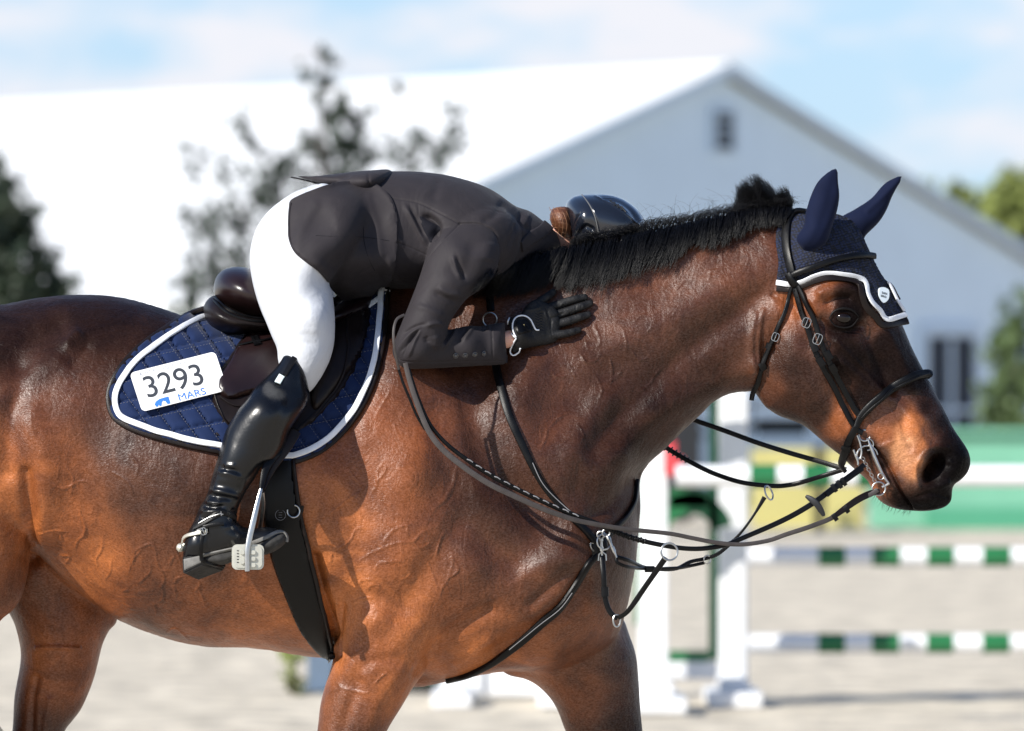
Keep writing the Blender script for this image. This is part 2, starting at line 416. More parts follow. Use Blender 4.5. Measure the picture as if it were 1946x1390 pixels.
def patch(outline, off, thick, trees=None, step=5, edge=8, hfun=None, smooth=2, spl=True, dome=0.0, lift=None):
    """a sheet lying on the real surfaces: outline in photo pixels, offset, edge rolled down to the surface"""
    O = catmull(outline, True, 5) if spl else np.asarray(outline, float)
    O = resample(np.vstack([O, O[:1]]), step)[:-1]
    x0, y0 = O.min(0); x1, y1 = O.max(0)
    X, Y = np.meshgrid(np.arange(x0, x1, step), np.arange(y0, y1, step), indexing='ij'); sd = sdist(X, Y, O)
    I = np.stack([X[sd > step * 0.6], Y[sd > step * 0.6]], 1)
    pts = [Vector((float(a), float(b))) for a, b in np.vstack([O, I])]; n = len(O)
    r = mgeo.delaunay_2d_cdt(pts, [], [list(range(n))], 1, 0.001)
    vs = np.array([tuple(v) for v in r[0]]); fs = [tuple(f) for f in r[2]]
    P = []; Nn = []; miss = []
    for i, (a, b) in enumerate(vs):
        h = hit(a, b, trees)
        if h is None: P.append([np.nan] * 3); Nn.append([0, -1, 0]); miss.append(i)
        else:
            nn_ = h[1] if h[1].dot(CAMP - h[0]) > 0 else -h[1]; P.append(tuple(h[0])); Nn.append(tuple(nn_))
    P = np.array(P); Nn = np.array(Nn, float); okm = ~np.isnan(P[:, 0]); okv = vs[okm]; okP = P[okm]; okN = Nn[okm]
    for i in miss:
        if len(okv):
            j = np.argmin(((okv - vs[i]) ** 2).sum(1)); P[i] = np.array(at(vs[i][0], vs[i][1], okP[j][1])); Nn[i] = okN[j]
        else: P[i] = np.array(at(vs[i][0], vs[i][1], 0))
    # smooth depth
    E = set()
    for f in fs:
        for k in range(len(f)): E.add((min(f[k], f[(k + 1) % len(f)]), max(f[k], f[(k + 1) % len(f)])))
    E = np.array(list(E)); m = len(vs); deg = np.bincount(E[:, 0], minlength=m) + np.bincount(E[:, 1], minlength=m)
    av = lambda A: (np.bincount(E[:, 0], A[E[:, 1]], m) + np.bincount(E[:, 1], A[E[:, 0]], m)) / np.maximum(deg, 1)
    yv = P[:, 1].copy()
    for _ in range(smooth):
        yv = np.minimum(0.5 * yv + 0.5 * av(yv), P[:, 1] + 0.001); 
        for c in range(3): Nn[:, c] = 0.5 * Nn[:, c] + 0.5 * av(Nn[:, c])
    P[:, 1] = yv; Nn /= np.linalg.norm(Nn, axis=1)[:, None] + 1e-9
    sdv = np.maximum(sdist(vs[:, 0], vs[:, 1], O), 0); q = np.clip(sdv / edge, 0, 1); prof = np.sqrt(np.clip(1 - (1 - q) ** 2, 0, 1))
    Hh = off + thick * prof
    if dome: Hh = Hh + dome * np.sqrt(np.clip(sdv / sdv.max(), 0, 1))
    if hfun is not None: Hh = Hh + hfun(vs[:, 0], vs[:, 1], sdv)
    if lift is not None: P[:, 1] -= lift
    top = P + Nn * Hh[:, None]; bot = P - Nn * 0.004 + np.array([0, 0.002, 0])
    # orient
    V = np.vstack([top, bot]); F = []
    a, b, c = [top[fs[0][k]] for k in range(3)]; flip = np.cross(b - a, c - a)[1] > 0
    cnt = {}
    for f in fs:
        for k in range(len(f)):
            e = (f[k], f[(k + 1) % len(f)]); cnt[e] = 1
    for f in fs:
        F.append(f[::-1] if flip else f); g = tuple(i + m for i in f); F.append(g if flip else g[::-1])
    for (i, j) in cnt:
        if (j, i) not in cnt:
            F.append((i, j, j + m, i + m) if flip else (j, i, i + m, j + m))
    return V, F
# ------------------------------------------------------------------ GROUND
M_sand = mat('arena_sand', (0.58, 0.515, 0.405), rough=0.95, var=.34, vs=3.6, bump=.03, bs=7)
NX, NY = 90, 90
gx = np.concatenate([[-900], np.linspace(-40, 40, NX - 2), [900]]); gy = np.concatenate([[-60], np.linspace(-14, 90, NY - 2), [1500]])
GX, GY = np.meshgrid(gx, gy, indexing='ij'); GZ = rng.normal(0, .008, GX.shape); GZ[[0, -1], :] = 0; GZ[:, [0, -1]] = 0; GZ[(np.abs(GX) < 4) & (np.abs(GY) < 3)] = -.004
ii = np.arange(NX * NY).reshape(NX, NY)
GF = np.stack([ii[:-1, :-1], ii[1:, :-1], ii[1:, 1:], ii[:-1, 1:]], -1).reshape(-1, 4)
g = mesh_obj('ground', np.stack([GX, GY, GZ], -1).reshape(-1, 3), GF, M_sand); tag(g, kind='structure')
M_grass = mat('grass_verge', (0.07, 0.10, 0.035), rough=0.9, var=.3, vs=1.2)
g2 = mesh_obj('verge', [(-200, 82, .012), (300, 82, .012), (300, 96, .012), (-200, 96, .012)], [(0, 1, 2, 3)], M_grass, smooth=False); tag(g2, kind='structure')
# ------------------------------------------------------------------ BARN
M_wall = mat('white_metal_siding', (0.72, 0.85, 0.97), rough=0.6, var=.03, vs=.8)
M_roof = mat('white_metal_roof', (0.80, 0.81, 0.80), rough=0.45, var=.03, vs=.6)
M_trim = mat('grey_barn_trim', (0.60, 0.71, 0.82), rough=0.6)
M_dark = mat('dark_opening', (0.02, 0.028, 0.045), rough=0.7)
ap = Vector((4.35, 108.0, 8.72)); ph = R(48); gd = Vector((math.cos(ph), math.sin(ph), 0)); rd = Vector((-math.sin(ph), math.cos(ph), 0)); m_ = .345; HW = 14.5; LEN = 62
def bp(t, s, z): return ap * 1.0 + gd * t + rd * s + Vector((0, 0, z - ap.z))
ez = ap.z - m_ * HW
barn = thing('barn', 'large white metal barn with a low gable, its gable end in shade behind the horse', 'barn', tuple(bp(0, LEN / 2, 0)))
def prism(pts, d):
    n = len(pts); V = [tuple(p) for p in pts] + [tuple(Vector(p) + Vector(d)) for p in pts]
    return V, [tuple(range(n)), tuple(range(n, 2 * n))[::-1]] + [(i, (i + 1) % n, n + (i + 1) % n, n + i) for i in range(n)]
# gable wall as battens of siding
def rect_wall(s0, t0, t1, zf, n, name):
    parts = []
    for i in range(n):
        a = t0 + (t1 - t0) * i / n; b = t0 + (t1 - t0) * (i + 1) / n
        parts.append(prism([bp(a, s0, 0), bp(b - .01, s0, 0), bp(b - .01, s0, zf(b - .01)), bp(a, s0, zf(a))], rd * .12))
    return mesh_obj(name, *merge(parts), M_wall, barn, smooth=False)
zg = lambda t: ap.z - m_ * abs(t) - .12
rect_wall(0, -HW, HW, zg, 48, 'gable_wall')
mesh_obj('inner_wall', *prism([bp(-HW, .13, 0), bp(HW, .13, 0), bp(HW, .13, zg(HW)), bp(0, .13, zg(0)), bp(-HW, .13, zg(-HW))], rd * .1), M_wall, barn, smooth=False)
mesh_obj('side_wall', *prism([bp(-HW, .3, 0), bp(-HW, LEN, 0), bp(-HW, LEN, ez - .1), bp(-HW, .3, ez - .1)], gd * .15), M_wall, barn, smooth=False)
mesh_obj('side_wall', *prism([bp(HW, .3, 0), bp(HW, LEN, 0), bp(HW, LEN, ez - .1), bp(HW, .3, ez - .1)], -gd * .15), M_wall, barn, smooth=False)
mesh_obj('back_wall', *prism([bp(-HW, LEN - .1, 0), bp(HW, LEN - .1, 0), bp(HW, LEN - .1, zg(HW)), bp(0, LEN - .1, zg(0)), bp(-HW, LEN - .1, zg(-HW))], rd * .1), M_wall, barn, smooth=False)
OV = 15.3; up = Vector((0, 0, .14))
for sgn in (-1, 1):
    e = sgn * OV
    mesh_obj('roof', *prism([bp(0.01 * sgn, -.3, ap.z), bp(e, -.3, ap.z - m_ * OV), bp(e, LEN, ap.z - m_ * OV), bp(0.01 * sgn, LEN, ap.z)], up), M_roof, barn, smooth=False)
    mesh_obj('roof_trim', *prism([bp(0.02 * sgn, -.36, ap.z - .10), bp(e, -.36, ap.z - m_ * OV - .10), bp(e, -.36, ap.z - m_ * OV + .1), bp(0.02 * sgn, -.36, ap.z + .1)], rd * .05), M_trim, barn, smooth=False)
mesh_obj('ridge_cap', *prism([bp(-.9, -.28, ap.z - .14), bp(0, -.28, ap.z + .2), bp(.9, -.28, ap.z - .14)], rd * LEN), M_roof, barn, smooth=False)
vt = mesh_obj('vent', *prism([bp(-.22, -.05, 7.1), bp(.36, -.05, 7.1), bp(.36, -.05, 7.85), bp(-.22, -.05, 7.85)], rd * .04), M_dark, barn, smooth=False)
mesh_obj('vent_frame', *merge([prism([bp(a, -.09, z0), bp(b, -.09, z0), bp(b, -.09, z1), bp(a, -.09, z1)], rd * .08) for a, b, z0, z1 in ((-.32, -.23, 7.0, 7.95), (.37, .46, 7.0, 7.95), (-.22, .36, 7.0, 7.09), (-.22, .36, 7.86, 7.95), (-.2, .34, 7.3, 7.34), (-.2, .34, 7.5, 7.54), (-.2, .34, 7.7, 7.74))]), M_trim, barn, smooth=False)
def gable_t(px):
    # where a sight line crosses the gable wall (used to measure the openings)
    q = at(px, 800, 0); d = q - CAMP_; n = rd; s = (ap - CAMP_).dot(n) / d.dot(n); return ((CAMP_ + d * s) - ap).dot(gd)
CAMP_ = Vector((0, -DIST, CAMZ))
t0, t1 = gable_t(1757), gable_t(1846)
dr = mesh_obj('doorway', *prism([bp(t0, -.06, .05), bp(t1, -.06, .05), bp(t1, -.06, 3.25), bp(t0, -.06, 3.25)], rd * .05), M_dark, barn, smooth=False)
mesh_obj('door_frame', *merge([prism([bp(a, -.12, z0), bp(b, -.12, z0), bp(b, -.12, z1), bp(a, -.12, z1)], rd * .1) for a, b, z0, z1 in ((t0 - .2, t0 - .01, 0, 3.5), (t1 + .01, t1 + .2, 0, 3.5), (t0, t1, 3.27, 3.5), ((t0 + t1) / 2 - .06, (t0 + t1) / 2 + .06, .06, 3.2), (t0, t1, 1.6, 1.7))]), M_trim, barn, smooth=False)
# ------------------------------------------------------------------ TREES
M_bark = mat('grey_bark', (0.10, 0.085, 0.07), rough=0.9, var=.3, vs=12, bump=.01, bs=40)
def leaf_mat(name, c): 
    m = mat(name, c, rough=0.6, var=.35, vs=3.5); b = m.node_tree.nodes['Principled BSDF']; return m
def leaves(clumps, y, size, dens, sq=1.0):
    clumps = [(a + rng.normal(0, r * .2), b + rng.normal(0, r * .2), r * 1.25 * q, w * .8) for (a, b, r, w) in clumps for q in ((1, .6) if r > 16 and y > 40 else (1,))] if y > 40 else clumps
    k = SC * (DIST + y) / DIST; C = []
    for (px, py, r, w) in clumps:
        n = int(dens * w * (r / 40) ** 2) + 8
        d = rng.normal(0, 1, (n, 3)); d /= np.linalg.norm(d, axis=1)[:, None]; rad = rng.uniform(0, 1, n) ** 0.5
        sub = rng.normal(0, 1, (n, 3)) * .12
        c = np.array(at(px, py, y)) ; dy = rng.uniform(-1, 1) * r * k * .8
        m = max(3, int(r / 7)) if y > 40 else 0
        if m:
            sd_ = rng.normal(0, 1, (m, 3)); sd_ /= np.linalg.norm(sd_, axis=1)[:, None]; sc_ = sd_ * (rng.uniform(.1, 1.05, (m, 1)) ** .6); j = rng.integers(0, m, n); al = rng.normal(0, .20, (n, 1))
            q = sc_[j] + (sd_[j] + np.array([0, 0, .8])) * al + rng.normal(0, .10, (n, 3)); C.append(c + np.array([0, dy, 0]) + q * r * k)
        else: C.append(c + np.array([0, dy, 0]) + (d * rad[:, None] + sub) * r * k * np.array([1, 1, sq]))
    C = np.concatenate(C); n = len(C); a = rng.normal(0, 1, (n, 3)); a /= np.linalg.norm(a, axis=1)[:, None]
    b = np.cross(a, rng.normal(0, 1, (n, 3))); b /= np.linalg.norm(b, axis=1)[:, None]; s = size * rng.uniform(.6, 1.4, n)[:, None]
    c_ = np.cross(a, b) * s * .12
    V = np.stack([C - a * s, C + b * s * .45 + c_, C + a * s, C - b * s * .45 + c_], 1).reshape(-1, 3); F = np.arange(4 * n).reshape(n, 4)
    return V, F
def tree(name, label, trunkx, y, clumps, top, mat_l, size, dens, wtr, group=None, cat='tree'):
    base = at(trunkx, 800, y); base.z = 0; t = thing(name, label, cat, tuple(base), group)
    mesh_obj('crown', *leaves(clumps, y, size, dens), mat_l, t)
    tp = at(top[0], top[1], y); parts = []
    P = [base + (tp - base) * q + Vector((rng.uniform(-.08, .08) * wtr * 6, rng.uniform(-.1, .1), 0)) * (1 if 0 < q < 1 else 0) for q in np.linspace(0, 1, 9)]
    parts.append(tube(catmull(P, False, 3), [wtr, wtr * .75, wtr * .5, wtr * .12], 8))
    for (cx, cy, r, w) in clumps:
        e = at(cx, cy, y); q = min(max((e.z - .6) / (tp.z) * .62, .12), .85); s = base + (tp - base) * q
        mid = s.lerp(e, .5) + Vector((0, rng.uniform(-.2, .2), .12)); parts.append(tube(catmull([s, mid, e], False, 5), [wtr * .35 * (1.1 - q), wtr * .06], 6))
    mesh_obj('trunk', *merge(parts), M_bark, t); return t
L1 = leaf_mat('grey_green_leaves', (0.036, 0.052, 0.036)); L2 = leaf_mat('dark_leaves', (0.026, 0.042, 0.022)); L3 = leaf_mat('olive_leaves', (0.22, 0.26, 0.07)); L4 = leaf_mat('fresh_green_leaves', (0.10, 0.15, 0.055))
cl1 = [(612, 100, 22, 1.4), (622, 150, 22, 1.1), (575, 145, 20, .5), (636, 200, 28, 1.2), (600, 180, 22, .4), (645, 250, 40, 1.3), (690, 230, 30, .8), (610, 280, 42, 1.2), (700, 290, 42, 1.1), (755, 160, 20, .5), (760, 300, 34, .7), (800, 270, 30, 1.0), (818, 300, 34, 1.3), (850, 250, 26, .45), (860, 210, 20, .3),
  (560, 330, 44, 1.0), (640, 330, 44, 1.2), (520, 300, 34, .6), (480, 270, 28, .4), (455, 220, 24, .35), (500, 370, 44, .9), (570, 400, 48, 1.0), (430, 330, 30, .35), (370, 290, 26, .4), (375, 330, 22, .35), (460, 420, 44, .9), (395, 420, 36, .8), (420, 480, 46, .9), (520, 460, 46, .8), (365, 470, 30, .7), (340, 520, 36, .7),
  (400, 540, 44, 1.0), (450, 560, 44, .9), (350, 580, 44, 1.0), (420, 620, 50, 1), (480, 640, 50, 1), (620, 440, 60, .8), (700, 380, 50, .8), (560, 560, 70, .8), (700, 520, 80, .7), (800, 420, 60, .7)]
tree('leafy_tree', 'tall sparse dark green tree rising behind the rider in front of the white barn', 600, 55, cl1, (615, 95), L1, .06, 95, .07)
cl2 = [(-20, 380, 44, .8), (15, 415, 40, 1), (-60, 380, 60, 1), (40, 450, 46, 1.1), (70, 490, 36, .9), (-20, 470, 70, 1.3), (95, 520, 30, .8), (50, 540, 60, 1.4), (100, 560, 40, 1.2), (0, 560, 70, 1.6), (60, 600, 70, 1.5), (-80, 500, 80, 1.2), (-60, 620, 90, 1.2), (20, 660, 80, 1.2)]
tree('leafy_tree', 'dense dark tree cut by the left edge of the photo above the rump', -20, 50, cl2, (-20, 330), L2, .065, 150, .10)
cl3 = [(1805, 365, 30, 1.4), (1840, 395, 30, 1.2), (1780, 380, 24, 1), (1820, 420, 36, 1.2), (1860, 430, 30, 1)]
tree('leafy_tree', 'small round tree top peeping over the right slope of the barn roof', 1815, 175, cl3, (1810, 360), L3, .24, 160, .2)
cl4 = [(1925, 400, 34, 1.3), (1946, 350, 36, 1.4), (1960, 420, 50, 1.4), (1900, 430, 30, 1.2), (1990, 360, 50, 1.2), (2040, 420, 60, 1.2), (1930, 470, 40, 1)]
tree('leafy_tree', 'olive green tree at the right edge behind the barn roof', 1960, 170, cl4, (1960, 340), L3, .24, 180, .22)
cl5 = [(1915, 640, 34, 1.2), (1946, 620, 40, 1.2), (1925, 690, 46, 1.4), (1900, 740, 36, 1.3), (1946, 750, 50, 1.4), (1915, 790, 44, 1.4), (1980, 680, 60, 1.3), (1885, 780, 28, 1), (1935, 830, 50, 1.3)]
tree('shrub', 'round green shrub beside the dark barn doorway at the right edge', 1930, 84, cl5, (1930, 640), L4, .10, 100, .07, cat='shrub')
# ------------------------------------------------------------------ JUMP
M_white = mat('white_jump_paint', (0.78, 0.79, 0.80), rough=0.45, var=.04, vs=6); M_green = mat('green_jump_paint', (0.012, 0.14, 0.045), rough=0.45, var=.08, vs=5); M_red = mat('red_plastic_cup', (0.55, 0.06, 0.07), rough=0.4)
M_blueg = mat('blue_grey_paint', (0.12, 0.17, 0.24), rough=0.6); M_pale = mat('pale_green_panel', (0.17, 0.42, 0.29), rough=0.5, var=.05, vs=2); M_dgreen = mat('dark_green_strip', (0.07, 0.30, 0.18), rough=0.5); M_yel = mat('yellow_panel', (0.50, 0.45, 0.17), rough=0.5, var=.05, vs=2); M_blk = mat('black_plastic', (0.012, 0.013, 0.016), rough=0.5)
def boxpx(x0, x1, z0, z1, y, dep, bev=.006):
    a = at(x0, 800, y); b = at(x1, 800, y); return box(((a.x + b.x) / 2, y, (z0 + z1) / 2), (abs(b.x - a.x), dep, z1 - z0), 0, bev)
def zpy(py, y): return at(0, py, y).z
yp = 16.4
c0 = at(1315, 800, yp); wing = thing('jump_standard', 'white jump wing with two posts joined by a green edged panel with an arch', 'jump standard', (c0.x, yp, 0))
mesh_obj('post', *boxpx(1214, 1268, .02, 1.85, yp - .35, .14), M_white, wing); mesh_obj('post', *boxpx(1366, 1420, .02, 1.85, yp + .25, .14), M_white, wing)
def foot(x, y, w, dd): return merge([boxpx(x - w, x + w, 0, .075, y, .75, .01), boxpx(x - w * .55, x + w * .55, .075, .14, y, .4, .01)])
mesh_obj('foot', *foot(1250, yp - .35, 52, .1), M_white, wing); mesh_obj('foot', *foot(1392, yp + .25, 52, .1), M_white, wing)
ym = yp - .05
mesh_obj('base_rail', *boxpx(1270, 1364, zpy(1290, ym), zpy(1258, ym), ym, .06), M_white, wing)
gp = [boxpx(1206, 1213, .42, 1.7, yp - .35, .05, .002), boxpx(1347, 1365, zpy(1255, ym), 1.75, ym, .05, .002), boxpx(1271, 1346, zpy(1258, ym), zpy(1237, ym), ym, .05, .002)]
def arch(cx, cyp, ro, ri, a0, a1, y, th=.05):
    k = SC * (DIST + y) / DIST; c = at(cx, cyp, y); n = 20; V = []; F = []
    for i in range(n + 1):
        a = R(a0 + (a1 - a0) * i / n)
        for r in (ro, ri):
            for d in (-th / 2, th / 2): V.append((c.x + math.cos(a) * r * k, y + d, c.z + math.sin(a) * r * k))
    for i in range(n):
        p = i * 4; q = p + 4; F += [(p, p + 2, q + 2, q), (p + 1, q + 1, q + 3, p + 3), (p, q, q + 1, p + 1), (p + 2, p + 3, q + 3, q + 2)]
    F += [(0, 1, 3, 2), (n * 4, n * 4 + 2, n * 4 + 3, n * 4 + 1)]; return V, F
gp += [arch(1312, 1020, 84, 44, 15, 165, ym), arch(1330, 930, 205, 150, 92, 140, ym), boxpx(1272, 1346, zpy(965, ym), zpy(930, ym), ym, .05, .002)]
mesh_obj('green_panel', *merge(gp), M_green, wing)
cp_ = merge([boxpx(1262, 1286, zpy(905, yp - .5), zpy(838, yp - .5), yp - .5, .05), boxpx(1284, 1300, zpy(905, yp - .5), zpy(868, yp - .5), yp - .52, .06)])
mesh_obj('pole_cup', *cp_, M_red, wing)
w2 = thing('jump_standard', 'low white jump wing with feet glimpsed between the horse\'s front legs', 'jump standard', (at(950, 800, 17).x, 17, 0))
mesh_obj('post', *boxpx(876, 918, .02, 1.1, 17, .12), M_white, w2); mesh_obj('post', *boxpx(1035, 1076, .02, 1.1, 17, .12), M_white, w2)
mesh_obj('base_rail', *boxpx(918, 1035, zpy(1322, 17), zpy(1262, 17), 17, .06), M_white, w2)
mesh_obj('foot', *foot(860, 16.6, 38, .1), M_white, w2); mesh_obj('foot', *foot(1060, 16.6, 38, .1), M_white, w2)
def cyl_x(x0, x1, y, z, r, n=20):
    V = []; F = []
    for x in (x0, x1):
        for k in range(n): a = 2 * math.pi * k / n; V.append((x, y + r * math.cos(a), z + r * math.sin(a)))
    for k in range(n): F.append((k, (k + 1) % n, n + (k + 1) % n, n + k))
    return V, F + [tuple(range(n)), tuple(range(n, 2 * n))[::-1]]
def pole(label, y, py, x0, x1, r, greens):
    X = lambda p: at(p, 800, y).x
    z = zpy(py, y); t = thing('jump_pole', label, 'jump pole', ((X(x0) + X(x1)) / 2, y, z - r), 'striped jump poles')
    mesh_obj('rail', *cyl_x(X(x0), X(x1), y, z, r), M_white, t)
    for (a, b) in greens: mesh_obj('green_band', *cyl_x(X(a), X(b), y, z, r + .003), M_green, t)
pole('top green and white jump pole, nearest, level with the bit', 14.3, 905, 1285, 2080, .05, [(1425, 1475), (1527, 1577), (1629, 1680), (1732, 1782)])
pole('middle green and white jump pole below the reins', 17, 1058, 1421, 2100, .047, [(1555, 1606), (1657, 1709), (1761, 1812), (1867, 1919), (1972, 2024)])
pole('lowest green and white jump pole, nearest the sand', 17.02, 1223, 1423, 2100, .047, [(1554, 1605), (1656, 1708), (1760, 1811), (1866, 1918), (1971, 2023)])
t = thing('jump_filler', 'pale green box filler standing on the sand behind the poles', 'jump filler', (at(1810, 800, 63).x, 63, 0))
mesh_obj('panel', *boxpx(1652, 2010, .02, zpy(822, 63), 63, .5), M_pale, t); mesh_obj('base_strip', *boxpx(1758, 2012, .0, zpy(965, 62.7), 62.7, .08), M_dgreen, t)
mesh_obj('top_rail', *boxpx(1640, 2020, zpy(826, 62.7), zpy(815, 62.7), 62.9, .55), M_pale, t)
t = thing('jump_filler', 'yellow box filler standing on the sand left of the green one', 'jump filler', (at(1530, 800, 61).x, 61, 0))
mesh_obj('panel', *boxpx(1428, 1546, .05, zpy(852, 61), 61, .4), M_yel, t); mesh_obj('panel', *boxpx(1566, 1640, .05, zpy(852, 61), 61, .4), M_yel, t); mesh_obj('post', *boxpx(1547, 1565, .0, zpy(848, 61), 61, .3), M_blk, t)
# parked cart behind
t = thing('utility_cart', 'dark utility cart with a roof parked in the distance behind the jump', 'cart', (at(1450, 800, 68).x, 68, 0))
mesh_obj('body', *merge([boxpx(1330, 1580, .35, zpy(826, 68), 68, 1.3, .05), boxpx(1330, 1420, zpy(826, 68), zpy(800, 68), 68, 1.3, .04)]), M_blueg, t)
mesh_obj('roof', *boxpx(1240, 1600, zpy(772, 68), zpy(764, 68), 68, 1.4, .02), M_blk, t)
mesh_obj('seat', *boxpx(1430, 1540, zpy(826, 68), zpy(795, 68), 68.2, .5, .06), M_blk, t); mesh_obj('cargo_box', *boxpx(1235, 1335, .5, zpy(790, 68), 68, 1.2, .04), M_blk, t)
for px_ in (1245, 1425, 1580): mesh_obj('roof_post', *boxpx(px_, px_ + 6, .5, zpy(770, 68), 67.5, .05, .005), M_blk, t)
for px_ in (1290, 1540):
    a = at(px_, 800, 67.3); V_, F_ = tube([(a.x, 67.25, .3), (a.x, 67.5, .3)], .3, 20); mesh_obj('wheel', V_, F_, M_blk, t)
t = thing('planter', 'black planter box with a low green shrub between the front legs', 'planter', (at(815, 800, 18).x, 18, 0))
mesh_obj('box', *boxpx(752, 858, 0, zpy(1302, 18), 18, .4, .02), M_blk, t); mesh_obj('foliage', *leaves([(790, 1295, 22, 1.5), (820, 1290, 22, 1.5), (845, 1296, 18, 1.5)], 18, .03, 160), L4, t)
t = thing('sign_post', 'blue grey square post standing on the sand beneath the belly', 'post', (at(610, 800, 18).x, 18, 0))
mesh_obj('column', *boxpx(585, 638, 0.02, zpy(1235, 18), 18, .16, .01), M_blueg, t); mesh_obj('cap', *boxpx(579, 644, zpy(1235, 18), zpy(1222, 18), 18, .2, .01), M_blueg, t); mesh_obj('base', *boxpx(575, 648, 0, .03, 18, .26, .01), M_blueg, t)
t = thing('potted_plant', 'small yellow green plant beside the blue grey post', 'plant', (at(560, 800, 17.6).x, 17.6, 0))
mesh_obj('foliage', *leaves([(560, 1250, 20, .7), (550, 1285, 18, .6), (568, 1305, 20, .7), (545, 1240, 16, .5), (560, 1335, 16, .6)], 17.6, .035, 90), L3, t)
mesh_obj('stem', *tube(catmull([at(560, 1382, 17.6), at(556, 1310, 17.6), at(562, 1240, 17.6)], False, 5), .008, 6), M_bark, t)
# ------------------------------------------------------------------ HORSE
TORSO = [(-330, 760), (-345, 690), (-300, 625), (-200, 600), (-100, 592), (0, 581), (60, 570), (110, 564), (150, 562), (195, 563), (240, 569), (290, 582), (345, 601),
  (420, 625), (500, 640), (570, 638), (640, 610), (700, 574), (760, 538), (830, 524), (900, 528), (990, 560), (1080, 640), (1150, 740), (1195, 830), (1206, 915),
  (1209, 960), (1211, 1010), (1209, 1060), (1200, 1110), (1188, 1165), (1170, 1210), (1120, 1250), (1040, 1275), (960, 1275), (900, 1285), (840, 1296), (785, 1306), (720, 1296),
  (660, 1262), (632, 1250), (600, 1248), (550, 1241), (500, 1233), (450, 1230), (400, 1229), (350, 1221), (306, 1209), (261, 1193), (222, 1175), (180, 1147), (140, 1116), (112, 1090), (90, 1068),
  (60, 1050), (0, 1060), (-100, 1080), (-220, 1060), (-300, 960), (-335, 850)]
NECK = [(760, 575), (830, 543), (900, 528), (960, 512), (1050, 492), (1150, 470), (1250, 450), (1350, 428), (1420, 414), (1470, 405), (1510, 408), (1545, 440),
  (1555, 520), (1540, 620), (1500, 690), (1450, 735), (1425, 744), (1400, 745), (1375, 752), (1352, 766), (1330, 789), (1305, 811), (1280, 836), (1255, 860), (1232, 880), (1214, 899), (1206, 925),
  (1205, 980), (1170, 1050), (1060, 1080), (920, 1020), (830, 880), (770, 720)]
HEAD = [(1500, 408), (1535, 406), (1570, 412), (1605, 424), (1632, 452), (1648, 485), (1664, 520), (1684, 556), (1702, 588), (1716, 622), (1732, 660), (1747, 690),
  (1768, 730), (1786, 764), (1800, 792), (1810, 812), (1822, 830), (1836, 850), (1843, 866), (1844, 884), (1838, 900), (1824, 914), (1812, 922), (1809, 938), (1809, 950), (1798, 963), (1780, 969), (1756, 972), (1735, 971),
  (1712, 969), (1690, 963), (1672, 952), (1660, 936), (1652, 918), (1640, 905), (1620, 888), (1600, 868), (1572, 846), (1545, 822), (1525, 807), (1503, 798), (1480, 790), (1460, 777), (1445, 760),
  (1430, 735), (1422, 700), (1424, 660), (1436, 615), (1450, 570), (1466, 520), (1476, 460)]
HOOF = 2078
NF = [(700, 1090), (780, 1130), (830, 1200), (815, 1262), (784, 1308), (762, 1345), (735, 1390), (712, 1450), (690, 1520), (678, 1580), (672, 1620), (655, 1660), (646, 1750), (640, 1850), (648, 1900), (640, 1940), (650, 2000), (690, 2074),
  (560, 2076), (575, 2010), (588, 1950), (588, 1900), (585, 1840), (584, 1740), (578, 1660), (574, 1600), (580, 1540), (590, 1470), (603, 1390), (609, 1340), (617, 1308), (627, 1276), (634, 1250), (634, 1215), (630, 1150), (650, 1100)]
FF = [(1060, 1120), (1130, 1120), (1180, 1170), (1196, 1208), (1208, 1244), (1213, 1290), (1216, 1340), (1221, 1390), (1228, 1450), (1232, 1520), (1236, 1580), (1230, 1640), (1214, 1700), (1208, 1800), (1204, 1880), (1214, 1930), (1224, 1985), (1262, 2074),
  (1140, 2076), (1150, 2000), (1152, 1940), (1140, 1890), (1144, 1800), (1146, 1700), (1136, 1630), (1130, 1560), (1118, 1500), (1098, 1440), (1075, 1390), (1056, 1342), (1030, 1310), (1000, 1291), (960, 1280), (930, 1240), (960, 1160)]
NH = [(-200, 640), (-60, 660), (20, 760), (45, 860), (52, 960), (56, 1050), (50, 1100), (38, 1140), (20, 1163), (0, 1180), (-30, 1230), (-60, 1300), (-90, 1400), (-110, 1500), (-115, 1600), (-130, 1700), (-140, 1850), (-120, 1910), (-80, 2074),
  (-210, 2076), (-200, 1990), (-205, 1900), (-205, 1800), (-200, 1700), (-215, 1600), (-240, 1530), (-235, 1440), (-250, 1320), (-300, 1200), (-345, 1050), (-345, 850), (-300, 720)]
FH = [(0, 900), (120, 1000), (200, 1100), (223, 1174), (206, 1200), (194, 1226), (187, 1255), (181, 1280), (171, 1310), (154, 1348), (137, 1371), (122, 1392), (112, 1440), (108, 1500), (104, 1580), (92, 1680), (86, 1820), (100, 1900), (140, 2074),
  (20, 2076), (36, 1990), (34, 1900), (30, 1800), (28, 1700), (14, 1600), (-6, 1540), (0, 1470), (22, 1400), (27, 1330), (32, 1300), (38, 1268), (40, 1240), (34, 1205), (22, 1172), (-20, 1100), (-40, 980)]
SHOULDER = [(690, 640), (800, 640), (900, 760), (1010, 930), (1080, 1030), (1100, 1090), (1060, 1160), (960, 1220), (860, 1250), (800, 1280), (700, 1290), (640, 1220), (612, 1120), (592, 1010), (590, 900), (620, 760)]
BREAST = [(960, 1020), (1080, 1010), (1150, 1060), (1170, 1130), (1140, 1200), (1060, 1250), (960, 1270), (860, 1285), (810, 1240), (860, 1130)]
